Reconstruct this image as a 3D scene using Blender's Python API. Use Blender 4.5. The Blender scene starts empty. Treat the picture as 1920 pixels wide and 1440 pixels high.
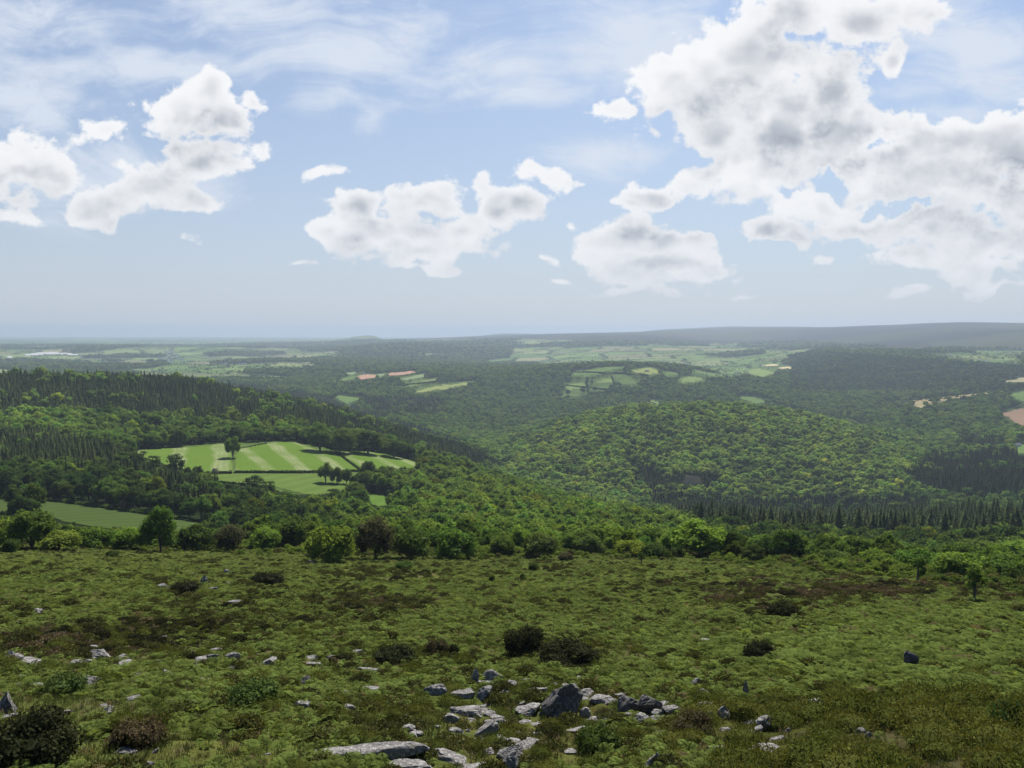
import bpy, bmesh, math, random
import numpy as np
from mathutils import Vector, Matrix, Euler
random.seed(7)
RNG = np.random.default_rng(11)
C = bpy.context.scene.collection
SC = bpy.context.scene

# ------------------------------------------------------------------ camera, sky, sun, exposure
FPX, EYE = 1478.0, 622.0                     # focal length in photo pixels, row of the eye level
PITCH = math.atan((720 - EYE) / FPX)
cam_d = bpy.data.cameras.new('camera'); cam = bpy.data.objects.new('camera', cam_d); C.objects.link(cam)
cam_d.sensor_fit = 'HORIZONTAL'; cam_d.sensor_width = 36.0; cam_d.lens = 36.0 * FPX / 1920
cam_d.clip_start = 0.2; cam_d.clip_end = 120000
cam.rotation_euler = (math.pi / 2 - PITCH, 0, 0)
SC.camera = cam
SC.render.engine = 'CYCLES'
cy = SC.cycles
cy.use_denoising = True
try: cy.denoiser = 'OPENIMAGEDENOISE'
except Exception: pass
cy.max_bounces = 5; cy.diffuse_bounces = 2; cy.glossy_bounces = 1; cy.transmission_bounces = 3
cy.volume_bounces = 1; cy.transparent_max_bounces = 8
cy.caustics_reflective = False; cy.caustics_refractive = False
SC.view_settings.view_transform = 'Standard'; SC.view_settings.look = 'None'
SC.view_settings.exposure = 0.92; SC.view_settings.gamma = 1.0

SUN_AZ, SUN_EL = math.radians(16), math.radians(50)
sd = bpy.data.lights.new('sun', 'SUN'); sd.energy = 4.9; sd.angle = math.radians(0.53); sd.color = (1.0, 0.95, 0.87)
sun = bpy.data.objects.new('sun', sd); C.objects.link(sun)
sv = Vector((math.sin(SUN_AZ) * math.cos(SUN_EL), math.cos(SUN_AZ) * math.cos(SUN_EL), math.sin(SUN_EL)))
sun.rotation_euler = sv.to_track_quat('Z', 'Y').to_euler(); sun.location = sv * 400

# ---- picture <-> direction helpers (used once, to survey where things stand)
def pix_dir(px, py):
    a, b = (np.asarray(px, float) - 960) / FPX, (720 - np.asarray(py, float)) / FPX
    return a, math.cos(PITCH) + b * math.sin(PITCH), -math.sin(PITCH) + b * math.cos(PITCH)
def pix_az_slope(px, py):
    x, y, z = pix_dir(px, py)
    return np.arctan2(x, y), z / np.hypot(x, y)
def project(x, y, z):
    f = y * math.cos(PITCH) - z * math.sin(PITCH); u = y * math.sin(PITCH) + z * math.cos(PITCH)
    f = np.maximum(f, 0.01)
    return 960 + FPX * x / f, 720 - FPX * u / f

# ---- node helpers
class NT:
    def __init__(s, tree): s.t = tree; s.n = tree.nodes; s.l = tree.links
    def put(s, inp, v):
        if v is None: return
        if hasattr(v, 'is_output') or isinstance(v, bpy.types.NodeSocket): s.l.new(v, inp)
        else:
            try: inp.default_value = v
            except Exception:
                if isinstance(v, (int, float)): inp.default_value = (v, v, v)
                else: inp.default_value = tuple(v) + (1.0,)
    def node(s, typ, **kw):
        n = s.n.new(typ)
        for k, v in kw.items(): setattr(n, k, v)
        return n
    def m(s, op, a, b=None, c=None, clamp=False):
        n = s.node('ShaderNodeMath', operation=op, use_clamp=clamp)
        for i, v in enumerate((a, b, c)):
            if v is not None: s.put(n.inputs[i], v)
        return n.outputs[0]
    def v(s, op, a, b=None, c=None):
        n = s.node('ShaderNodeVectorMath', operation=op)
        for i, x in enumerate((a, b, c)):
            if x is not None: s.put(n.inputs[3 if (op == 'SCALE' and i == 1) else i], x)
        return n.outputs['Value'] if op in ('LENGTH', 'DOT_PRODUCT', 'DISTANCE') else n.outputs['Vector']
    def mix(s, f, a, b, blend='MIX'):
        n = s.node('ShaderNodeMix', data_type='RGBA', blend_type=blend)
        s.put(n.inputs[0], f); s.put(n.inputs[6], a); s.put(n.inputs[7], b)
        return n.outputs[2]
    def noise(s, vec, scale, detail=4, rough=0.5, dim='3D', out='Fac', dist=0.0):
        n = s.node('ShaderNodeTexNoise', noise_dimensions=dim)
        if vec is not None: s.put(n.inputs['Vector'], vec)
        s.put(n.inputs['Scale'], scale); s.put(n.inputs['Detail'], detail); s.put(n.inputs['Roughness'], rough); s.put(n.inputs['Distortion'], dist)
        return n.outputs[out]
    def rng(s, x, a, b, c=0.0, d=1.0, smooth=True):
        n = s.node('ShaderNodeMapRange', interpolation_type='SMOOTHSTEP' if smooth else 'LINEAR')
        s.put(n.inputs[0], x); s.put(n.inputs[1], a); s.put(n.inputs[2], b); s.put(n.inputs[3], c); s.put(n.inputs[4], d)
        return n.outputs[0]

# ---- sky: Nishita plus clouds, all a function of direction only
CLOUDS = [  # cx, cy, rx, ry in photo pixels, turned into directions
 (350,222,100,62),(398,180,48,46),(432,222,52,46),(205,255,75,32),(385,298,95,48),(222,310,60,46),(60,312,88,60),(10,330,90,70),
 (270,362,145,56),(175,388,95,44),(372,372,52,34),(25,416,66,15),(490,190,27,30),(355,447,54,19),(605,322,52,18),
 (672,392,70,46),(795,378,72,54),(625,440,62,32),(725,445,125,44),(862,440,72,50),(795,482,95,26),(700,490,42,13),(965,382,74,54),
 (1008,332,82,42),(1085,332,54,32),(830,511,62,12),(535,492,32,8),(1060,418,28,14),
 (1130,212,62,36),(1240,165,88,84),(1330,145,125,90),(1430,95,135,100),(1510,35,135,90),(1640,25,170,62),(1560,165,135,92),(1680,130,40,48),
 (1455,225,115,85),(1570,235,150,74),(1330,245,80,60),(1385,300,95,60),(1640,295,150,50),(1460,340,165,60),(1240,372,90,48),(1185,388,44,25),
 (1305,340,66,52),(1545,385,125,52),(1625,420,160,40),(1800,262,150,88),(1915,260,150,112),(1785,340,150,62),(1905,372,125,64),(1755,430,165,50),
 (1885,452,130,62),(1450,440,72,36),(1705,482,125,30),(1855,505,135,32),
 (1010,475,52,23),(1172,452,92,44),(1250,462,112,54),(1222,502,145,42),(1332,516,72,26),(1150,546,72,12),(1260,547,90,13),(1400,552,40,10),
 (1050,520,32,11),(1520,488,42,18),(1700,541,64,11),(1870,540,72,11)]
VEILS = [(430,0,330,95),(700,90,330,90),(930,120,300,80),(1150,90,230,110),(620,170,150,70),(700,220,60,60),(1130,280,150,45),(1000,170,260,40),
 (120,30,240,70),(1800,90,260,130),(300,130,330,55),(60,190,240,50),(150,350,260,90)]
HOLES = [(1640,278,40,16),(1575,342,60,20),(1795,152,85,46),(1270,292,46,40),(1330,432,75,16),(1700,395,40,12),(1130,330,40,30),(255,295,34,26),(1500,505,110,22),(1560,330,30,14)]
BASES = [(775,395,62,34),(395,238,75,24),(375,318,62,24),(300,385,70,26),(40,345,70,22),(1590,185,95,42),(1275,395,75,32),(1500,445,190,22),(1850,385,150,46),(1740,330,90,34),(1660,450,120,22),(1800,300,60,40),(1480,60,60,45),
 (1210,450,70,22),(1270,500,90,16),(720,475,110,16),(670,385,40,16),(960,395,40,22),(1680,60,110,40),(1420,270,90,34),(1330,215,50,40),(1620,430,150,18),(1900,410,110,30),(1570,250,120,22),(430,14,130,26),(1890,300,60,40),(1100,345,40,12),(1330,505,50,12)]
W = bpy.data.worlds.new('World'); SC.world = W; W.use_nodes = True
def build_world():
    nt = W.node_tree; nt.nodes.clear(); N = NT(nt)
    out = N.node('ShaderNodeOutputWorld'); bg = N.node('ShaderNodeBackground'); nt.links.new(bg.outputs[0], out.inputs[0])
    tc = N.node('ShaderNodeTexCoord').outputs['Generated']
    d = N.v('NORMALIZE', tc)
    sep = N.node('ShaderNodeSeparateXYZ'); N.put(sep.inputs[0], d)
    y = N.m('MAXIMUM', sep.outputs[1], 0.12)
    u = N.m('DIVIDE', sep.outputs[0], y); v = N.m('DIVIDE', sep.outputs[2], y)
    cmb = N.node('ShaderNodeCombineXYZ'); N.put(cmb.inputs[0], u); N.put(cmb.inputs[1], v)
    uv0 = cmb.outputs[0]
    def to_uv(cx, cy_, rx, ry):
        x, yy, z = pix_dir(cx, cy_); return x / yy, z / yy, rx / FPX * 1.02, ry / FPX * 1.02
    # density of the heaps as a group, used at the point and a little nearer the sun
    g = bpy.data.node_groups.new('cloud_density', 'ShaderNodeTree')
    g.interface.new_socket('uv', in_out='INPUT', socket_type='NodeSocketVector')
    g.interface.new_socket('body', in_out='OUTPUT', socket_type='NodeSocketFloat')
    g.interface.new_socket('density', in_out='OUTPUT', socket_type='NodeSocketFloat')
    g.interface.new_socket('soft', in_out='OUTPUT', socket_type='NodeSocketFloat')
    G = NT(g); gi = G.node('NodeGroupInput'); go = G.node('NodeGroupOutput')
    p = gi.outputs[0]
    w1 = G.v('SUBTRACT', G.noise(p, 9.0, 2, 0.5, '2D', 'Color'), (0.5, 0.5, 0.5))
    p1 = G.v('MULTIPLY_ADD', w1, (0.075, 0.055, 0.0), p)
    acc = None
    for b in CLOUDS:
        cu, cv, ru, rv = to_uv(*b)
        off = min(0.5, max(0.0, (46 - b[3]) / 46 * 0.75)); ru, rv = ru / (1 - off) * 1.06, rv / (1 - off) * 1.04
        q = G.v('MULTIPLY_ADD', p1, (1 / ru, 1 / rv, 0.0), (-cu / ru, -cv / rv, 0.0))
        L = G.v('LENGTH', q)
        if off: L = G.m('ADD', L, off)
        acc = L if acc is None else G.m('SMOOTH_MIN', acc, L, 0.25)
    body = G.m('SUBTRACT', 1.0, acc)
    hol = None; p2 = G.v('MULTIPLY_ADD', G.v('SUBTRACT', G.noise(p, 22.0, 3, 0.6, '2D', 'Color'), (0.5, 0.5, 0.5)), (0.09, 0.07, 0.0), p1)
    for b in HOLES:
        cu, cv, ru, rv = to_uv(*b); L = G.v('LENGTH', G.v('MULTIPLY_ADD', p2, (1 / ru / 1.9, 1 / rv / 1.9, 0.0), (-cu / ru / 1.9, -cv / rv / 1.9, 0.0)))
        hol = L if hol is None else G.m('MINIMUM', hol, L)
    body = G.m('SUBTRACT', body, G.m('MULTIPLY', G.rng(hol, 1.15, 0.0), 0.56))
    st = G.v('MULTIPLY', p, (1.0, 1.25, 1.0))
    n1 = G.noise(st, 15.0, 8, 0.65, '2D', 'Fac')
    vor = G.node('ShaderNodeTexVoronoi', feature='F1', voronoi_dimensions='2D'); G.put(vor.inputs['Vector'], G.v('MULTIPLY_ADD', w1, (0.06, 0.06, 0.0), st)); G.put(vor.inputs['Scale'], 26.0)
    G.put(vor.inputs['Detail'], 1.0); G.put(vor.inputs['Roughness'], 0.6)
    big = G.noise(st, 5.5, 2, 0.5, '2D', 'Fac')
    den = G.m('MULTIPLY_ADD', G.m('SUBTRACT', n1, 0.5), 1.55, G.m('MULTIPLY_ADD', G.m('SUBTRACT', big, 0.50), 0.8, body))
    den = G.m('MULTIPLY_ADD', G.m('SUBTRACT', 0.42, vor.outputs['Distance']), 0.30, den)
    soft = G.m('MULTIPLY_ADD', G.m('SUBTRACT', G.noise(st, 15.0, 2, 0.5, '2D', 'Fac'), 0.5), 1.5, body)
    g.links.new(body, go.inputs[0]); g.links.new(den, go.inputs[1]); g.links.new(soft, go.inputs[2])
    A = N.node('ShaderNodeGroup'); A.node_tree = g; N.put(A.inputs[0], uv0)
    B = N.node('ShaderNodeGroup'); B.node_tree = g; N.put(B.inputs[0], N.v('ADD', uv0, (0.008, 0.042, 0.0)))
    body, den, denB, soft, softB = A.outputs[0], A.outputs[1], B.outputs[1], A.outputs[2], B.outputs[2]
    # clear sky
    sky = N.node('ShaderNodeTexSky', sky_type='NISHITA', sun_disc=False, sun_elevation=SUN_EL, sun_rotation=SUN_AZ, altitude=300, air_density=1.0, dust_density=1.2, ozone_density=1.4)
    base = N.v('SCALE', sky.outputs[0], SKY_K)
    base = N.v('MULTIPLY', base, SKY_TINT)
    el = N.m('ABSOLUTE', v)
    hz = N.m('POWER', 2.718, N.m('MULTIPLY', el, -2.9))
    base = N.mix(N.m('MULTIPLY', hz, 0.92), base, HORIZON)
    # cirrus
    acc = None
    for b in VEILS:
        cu, cv, ru, rv = to_uv(*b)
        q = N.v('MULTIPLY_ADD', uv0, (1 / ru, 1 / rv, 0.0), (-cu / ru, -cv / rv, 0.0)); L = N.v('LENGTH', q)
        acc = L if acc is None else N.m('SMOOTH_MIN', acc, L, 0.3)
    mp = N.node('ShaderNodeMapping'); N.put(mp.inputs[0], uv0); mp.inputs['Rotation'].default_value = (0, 0, math.radians(-26)); mp.inputs['Scale'].default_value = (1.9, 6.5, 1.0)
    wv = N.v('MULTIPLY_ADD', N.v('SUBTRACT', N.noise(uv0, 4.0, 2, 0.5, '2D', 'Color'), (0.5, 0.5, 0.5)), (0.55, 0.8, 0.0), mp.outputs[0])
    ci = N.noise(wv, 1.8, 9, 0.62, '2D')
    ci2 = N.noise(uv0, 22.0, 5, 0.6, '2D')
    cir = N.m('ADD', N.m('SUBTRACT', 1.0, acc), N.m('MULTIPLY', N.m('SUBTRACT', ci, 0.5), 3.0))
    cir = N.m('MULTIPLY_ADD', N.m('SUBTRACT', ci2, 0.5), 0.5, cir)
    ca = N.m('MULTIPLY', N.rng(cir, -0.10, 1.0), 0.95)
    base = N.mix(ca, base, CIRRUS)
    # heaps
    alpha = N.rng(den, 0.02, 0.27)
    low = N.noise(N.v('MULTIPLY', uv0, (0.8, 1.7, 1.0)), 8.0, 3, 0.5, '2D')
    thick = N.rng(N.m('MULTIPLY_ADD', N.m('SUBTRACT', low, 0.5), 2.4, soft), 0.35, 1.25)
    lit = N.rng(N.m('ADD', N.m('SUBTRACT', softB, soft), N.m('MULTIPLY', N.m('SUBTRACT', denB, den), 0.22)), -0.25, 0.75)
    shade = N.m('MULTIPLY_ADD', lit, 0.80, N.m('MULTIPLY', thick, 0.40), clamp=True)
    acc = None; pw = N.v('MULTIPLY_ADD', N.v('SUBTRACT', N.noise(uv0, 14.0, 3, 0.6, '2D', 'Color'), (0.5, 0.5, 0.5)), (0.10, 0.07, 0.0), uv0)
    for b in BASES:
        cu, cv, ru, rv = to_uv(*b); L = N.v('LENGTH', N.v('MULTIPLY_ADD', pw, (1 / ru / 1.8, 1 / rv / 1.5, 0.0), (-cu / ru / 1.8, -cv / rv / 1.5, 0.0)))
        acc = L if acc is None else N.m('MINIMUM', acc, L)
    shade = N.m('MULTIPLY_ADD', N.rng(acc, 1.35, 0.0), 0.50, N.m('MULTIPLY', shade, 0.95), clamp=True)
    edge = N.rng(den, 0.20, 0.95)
    shade = N.m('MULTIPLY', shade, N.m('MULTIPLY_ADD', edge, 0.75, 0.25))
    cc = N.mix(shade, CLOUD_LIT, CLOUD_DARK)
    far = N.m('POWER', 2.718, N.m('MULTIPLY', el, -13.0))
    cc = N.mix(N.m('MULTIPLY', far, 0.75), cc, HORIZON)
    alpha = N.m('MULTIPLY', alpha, N.rng(v, 0.012, 0.06))
    fin = N.mix(alpha, base, cc)
    N.put(bg.inputs[0], fin); bg.inputs[1].default_value = 1.0
SKY_K = 0.046
SKY_TINT = (0.92, 1.12, 1.30)
HORIZON = (0.312, 0.333, 0.378)
CIRRUS = (0.375, 0.41, 0.47)
CLOUD_LIT = (0.50, 0.505, 0.515)
CLOUD_DARK = (0.205, 0.226, 0.262)
build_world()
W.cycles.sampling_method = 'MANUAL'; W.cycles.sample_map_resolution = 512

# ------------------------------------------------------------------ numpy helpers
def _h(ix, iy, seed):
    n = (ix.astype(np.int64) * 374761393 + iy.astype(np.int64) * 668265263 + seed * 974711) & 0xFFFFFFFF
    n = ((n ^ (n >> 13)) * 1274126177) & 0xFFFFFFFF
    n = ((n ^ (n >> 16)) * 2246822519) & 0xFFFFFFFF
    return ((n ^ (n >> 15)) & 0xFFFFFF) / float(0xFFFFFF)
def vnoise(x, y, seed=0):
    xi, yi = np.floor(x), np.floor(y); fx, fy = x - xi, y - yi
    fx = fx * fx * (3 - 2 * fx); fy = fy * fy * (3 - 2 * fy); xi = xi.astype(np.int64); yi = yi.astype(np.int64)
    a = _h(xi, yi, seed) * (1 - fx) + _h(xi + 1, yi, seed) * fx
    b = _h(xi, yi + 1, seed) * (1 - fx) + _h(xi + 1, yi + 1, seed) * fx
    return a * (1 - fy) + b * fy
def fbm(x, y, oct=4, seed=0, gain=0.5):
    s, a, t = 0, 1.0, 0
    for o in range(oct):
        s = s + a * vnoise(x * 2 ** o + 17.3 * o, y * 2 ** o - 9.1 * o, seed + o); t += a; a *= gain
    return s / t                                             # 0..1
def sstep(x, a, b):
    t = np.clip((x - a) / (b - a), 0, 1); return t * t * (3 - 2 * t)
def pchip(x, y, xq):
    x = np.asarray(x, float); y = np.asarray(y, float); h = np.diff(x); dl = np.diff(y) / h; n = len(x); m = np.zeros(n)
    if n > 2:
        w1, w2 = 2 * h[1:] + h[:-1], h[1:] + 2 * h[:-1]; ok = dl[:-1] * dl[1:] > 0
        with np.errstate(divide='ignore', invalid='ignore'): mm = (w1 + w2) / (w1 / dl[:-1] + w2 / dl[1:])
        m[1:-1] = np.where(ok, mm, 0)
    m[0], m[-1] = dl[0], dl[-1]
    xq = np.clip(xq, x[0], x[-1]); i = np.clip(np.searchsorted(x, xq) - 1, 0, n - 2); t = (xq - x[i]) / h[i]
    return y[i] * (1 + 2 * t) * (1 - t) ** 2 + m[i] * h[i] * t * (1 - t) ** 2 + y[i + 1] * t * t * (3 - 2 * t) + m[i + 1] * h[i] * t * t * (t - 1)
def inpoly(px, py, poly):
    p = np.asarray(poly, float); r = np.zeros(px.shape, bool)
    bb = (px >= p[:, 0].min()) & (px <= p[:, 0].max()) & (py >= p[:, 1].min()) & (py <= p[:, 1].max())
    if not bb.any(): return r
    X, Y = px[bb], py[bb]; k = np.zeros(X.shape, bool); j = len(p) - 1
    for i in range(len(p)):
        xi, yi, xj, yj = p[i, 0], p[i, 1], p[j, 0], p[j, 1]
        if yi != yj: k ^= ((yi > Y) != (yj > Y)) & (X < (xj - xi) * (Y - yi) / (yj - yi) + xi)
        j = i
    r[bb] = k; return r

# ------------------------------------------------------------------ the lie of the land: survey lines of (column, row, distance in m); row None + height = behind a rise
LINES = [
 [(960, None, 1.5, -1.75)], [(960, None, 5, -4.2)], [(960, None, 12, -9.2)],
 [(0, 1440, 24), (960, 1440, 24), (1920, 1440, 24)],
 [(0, 1330, 31), (960, 1330, 31), (1920, 1330, 31)],
 [(0, 1230, 44), (960, 1230, 44), (1920, 1230, 44)],
 [(0, 1130, 72), (960, 1130, 72), (1600, 1150, 66), (1920, 1165, 60)],
 [(0, 1032, 150), (480, 1043, 145), (960, 1049, 140), (1300, 1052, 138), (1600, 1078, 115), (1920, 1112, 95)],
 [(0, 1006, 230), (480, 1010, 228), (960, 1016, 222), (1350, 1040, 225), (1600, 1060, 225), (1920, 1086, 200)],
 [(0, 985, 330), (250, 985, 330), (500, 988, 375), (750, 985, 370), (950, 985, 370), (1150, 1000, 370), (1350, 1025, 370), (1550, 1040, 370), (1920, 1050, 350)],
 [(0, 925, 480), (250, 925, 480), (500, 921, 505), (680, 938, 500), (780, 943, 505), (950, 946, 520), (1150, 980, 520), (1350, 1010, 510), (1550, 1025, 500), (1750, 1030, 500), (1920, 1025, 500)],
 [(0, 845, 700), (250, 840, 705), (500, 832, 715), (650, 843, 715), (800, 874, 690), (950, 915, 690), (1150, 966, 690), (1350, 988, 700), (1550, 1003, 660), (1750, 1000, 660), (1920, 988, 660)],
 [(0, 808, 850), (250, 800, 850), (500, 795, 850), (650, 815, 850), (760, 840, 850), (850, 870, 850), (950, None, 900, -188), (1150, 946, 920), (1350, 956, 930), (1550, 968, 930), (1750, 950, 950), (1920, 943, 950)],
 [(-150, 716, 1150), (0, 713, 1150), (250, 712, 1150), (330, 719, 1145), (400, 731, 1140), (500, 750, 1120), (600, 770, 1100), (700, 798, 1080), (800, 830, 1060), (850, 843, 1050), (900, 866, 1050), (950, 888, 1060), (1000, 872, 1090), (1060, 862, 1110), (1150, 858, 1120), (1350, 865, 1120), (1550, 872, 1120), (1650, 886, 1110), (1750, 895, 1110), (1920, 893, 1110)],
 [(0, None, 1500, -132), (400, None, 1500, -145), (650, None, 1480, -170), (800, None, 1460, -198), (900, 832, 1450), (950, 832, 1440), (1000, 822, 1400), (1060, 803, 1380), (1150, 781, 1400), (1250, 770, 1400), (1350, 768, 1400), (1450, 779, 1400), (1550, 799, 1380), (1650, 832, 1340), (1700, 852, 1320), (1750, 862, 1300), (1850, 864, 1290), (1920, 860, 1290)],
 [(0, None, 1850, -165), (550, None, 1850, -175), (700, 781, 1800), (800, 786, 1800), (900, 801, 1800), (950, 803, 1800), (1000, 800, 1800), (1080, None, 1800, -212), (1500, None, 1780, -222), (1600, None, 1750, -222), (1650, 810, 1700), (1750, 818, 1650), (1920, 813, 1600)],
 [(0, None, 2200, -168), (450, None, 2200, -172), (560, 742, 2200), (700, 743, 2200), (800, 746, 2200), (900, 756, 2200), (1000, 762, 2200), (1150, 755, 2200), (1250, 749, 2200), (1350, 751, 2200), (1450, 758, 2200), (1550, 769, 2150), (1650, 774, 2100), (1750, 766, 2050), (1850, 774, 2000), (1920, 779, 2000)],
 [(0, None, 2700, -165), (400, None, 2700, -168), (560, 722, 2700), (640, 713, 2700), (700, 709, 2700), (800, 704, 2700), (880, 706, 2700), (960, 701, 2700), (1060, 692, 2700), (1150, 687, 2700), (1250, 690, 2700), (1300, 695, 2700), (1350, 706, 2700), (1450, 716, 2700), (1550, 734, 2650), (1650, 742, 2600), (1750, 738, 2500), (1850, 732, 2450), (1920, 728, 2400)],
 [(0, 697, 3400), (250, 698, 3400), (550, 692, 3400), (640, 691, 3400), (800, None, 3400, -150), (960, None, 3400, -150), (1150, None, 3400, -140), (1300, 696, 3400), (1350, 695, 3400), (1450, 694, 3400), (1500, 689, 3400), (1550, 683, 3350), (1650, 677, 3300), (1750, 683, 3200), (1850, 688, 3150), (1920, 690, 3100)],
 [(0, 682, 4400), (250, 684, 4400), (500, 681, 4400), (640, 679, 4400), (800, 676, 4400), (960, 677, 4400), (1150, 675, 4400), (1350, 677, 4400), (1450, 671, 4300), (1550, 659, 4200), (1650, 655, 4100), (1750, 657, 4100), (1920, 661, 4100)],
 [(0, 664, 6000), (250, 662, 6000), (500, 665, 6000), (640, 657, 6000), (800, 652, 6000), (960, 650, 6000), (1150, 648, 6000), (1350, 653, 6000), (1450, 652, 6000), (1550, 648, 5800), (1650, 644, 5600), (1920, 641, 5500)],
 [(0, 651, 8500), (250, 650, 8500), (500, 648, 8500), (640, 645, 8300), (800, 641, 8000), (960, 634, 8000), (1150, 629, 8000), (1350, 633, 8000), (1450, 632, 8000), (1550, 625, 8000), (1650, 618, 8000), (1750, 615, 7800), (1920, 614, 7800)],
 [(0, 641, 12000), (500, 641, 12000), (600, 639, 11500), (640, 636, 11000), (672, 631, 11000), (695, 629.5, 11000), (722, 636.5, 11000), (800, 635.5, 10500), (900, 631, 10000), (1000, 627, 10000), (1100, 624, 10000), (1200, 622, 10000), (1250, 620.5, 10000), (1300, 620, 10000), (1400, 617, 10000), (1500, 614.3, 10000), (1560, 613, 10000), (1600, 611, 10000), (1680, 608.5, 10000), (1750, 605.5, 9800), (1800, 604.5, 9600), (1920, 606, 9600)],
 [(0, 637, 16000), (600, 636.5, 16000), (750, 637, 16000), (890, 631, 16000), (945, 625.8, 16000), (985, 626, 16000), (1030, 629, 16000), (1150, 627, 16000), (1240, 618.5, 16000), (1300, 615.5, 16000), (1370, 612.5, 16000), (1410, 613, 16000), (1500, 614, 16000), (1560, 616, 16000), (1920, 618, 16000)],
 [(0, 632.3, 27000), (960, 632.5, 27000), (1920, 632.5, 27000)],
 [(0, None, 42000, -480), (1920, None, 42000, -480)],
]
AZ_IN = math.radians(47)
AZ = np.concatenate([np.radians(np.linspace(-180, -48, 24)), np.linspace(-AZ_IN, AZ_IN, 1440), np.radians(np.linspace(48, 180, 24))])
RR = np.concatenate([np.geomspace(1.5, 22, 24)[:-1], np.geomspace(22, 165, 370)[:-1], np.geomspace(165, 1000, 270)[:-1], np.geomspace(1000, 4800, 190)[:-1], np.geomspace(4800, 42000, 170)])
LOGR = np.log(RR)
def build_land():
    D, Z = [], []
    for ln in LINES:
        a, d, z = [], [], []
        for p in ln:
            if p[1] is None: a.append(math.atan2((p[0] - 960) / FPX, 1.0)); d.append(p[2]); z.append(p[3])
            else:
                az, s = pix_az_slope(p[0], p[1]); a.append(float(az)); d.append(p[2]); z.append(float(s) * p[2])
        aq = np.clip(AZ, min(a), max(a))
        if len(a) == 1: D.append(np.full(AZ.shape, d[0])); Z.append(np.full(AZ.shape, z[0]))
        else: D.append(pchip(a, d, aq)); Z.append(pchip(a, z, aq))
    D, Z = np.array(D), np.array(Z)
    H = np.zeros((len(RR), len(AZ)))
    for j in range(len(AZ)): H[:, j] = pchip(D[:, j], Z[:, j], RR)
    X = RR[:, None] * np.sin(AZ)[None, :]; Y = RR[:, None] * np.cos(AZ)[None, :]; R = np.broadcast_to(RR[:, None], H.shape)
    near = sstep(R, 8, 22) * (1 - sstep(R, 170, 260))
    H = H + near * ((fbm(X / 9, Y / 9, 3, 5) - .5) * 1.1 + (fbm(X / 1.7, Y / 1.7, 3, 9) - .5) * .34 + np.maximum(0, fbm(X / .75, Y / .75, 2, 31) - .5) * .30)
    mid = sstep(R, 250, 420)
    H = H + mid * (1 - sstep(R, 6000, 9000)) * (fbm(X / 130, Y / 130, 3, 21) - .5) * np.clip(R / 170, 2, 11)
    H = H + sstep(R, 2600, 5200) * (fbm(X / 1250, Y / 1250, 4, 41) - .5) * (95 - 78 * sstep(R, 6500, 9500))
    return X, Y, H, R
GX, GY, GZ, GR = build_land()
GPX, GPY = project(GX, GY, GZ)
front = (np.abs(AZ) < AZ_IN + .001)
SL = GZ / GR; RUN = np.maximum.accumulate(SL, axis=0)                      # how high the skyline of the nearer ground stands
PREV = np.vstack([np.full((1, SL.shape[1]), -9.0), RUN[:-1]])
GVIS = (SL >= PREV - 0.0015) & front[None, :]
def gidx(x, y):
    a = np.arctan2(x, y); r = np.clip(np.hypot(x, y), RR[0], RR[-1])
    fi = np.interp(np.log(r), LOGR, np.arange(len(RR))); fj = np.interp(a, AZ, np.arange(len(AZ)))
    i = np.clip(fi.astype(int), 0, len(RR) - 2); j = np.clip(fj.astype(int), 0, len(AZ) - 2)
    return i, j, fi - i, fj - j
def gsample(F, x, y):
    x = np.asarray(x, float); y = np.asarray(y, float); i, j, u, v = gidx(x, y)
    return (F[i, j] * (1 - u) + F[i + 1, j] * u) * (1 - v) + (F[i, j + 1] * (1 - u) + F[i + 1, j + 1] * u) * v
def height(x, y): return gsample(GZ, x, y)
def spot(px, py, dmin=10, dmax=5000):
    """where the ground seen at this point of the survey lies"""
    az, s = pix_az_slope(px, py); j = int(round(float(np.interp(az, AZ, np.arange(len(AZ))))))
    ok = np.where((RR > dmin) & (RR < dmax))[0]; col = SL[ok, j]
    hit = np.where(col >= s)[0]
    k = ok[hit[0]] if len(hit) else ok[int(np.argmax(col))]
    if k > 0 and SL[k, j] > SL[k - 1, j] and len(hit):
        t = (s - SL[k - 1, j]) / (SL[k, j] - SL[k - 1, j]); r = RR[k - 1] + np.clip(t, 0, 1) * (RR[k] - RR[k - 1])
    else: r = RR[k]
    x, y = r * math.sin(az), r * math.cos(az)
    return float(x), float(y), float(height(np.array([x]), np.array([y]))[0]), float(r)

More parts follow.
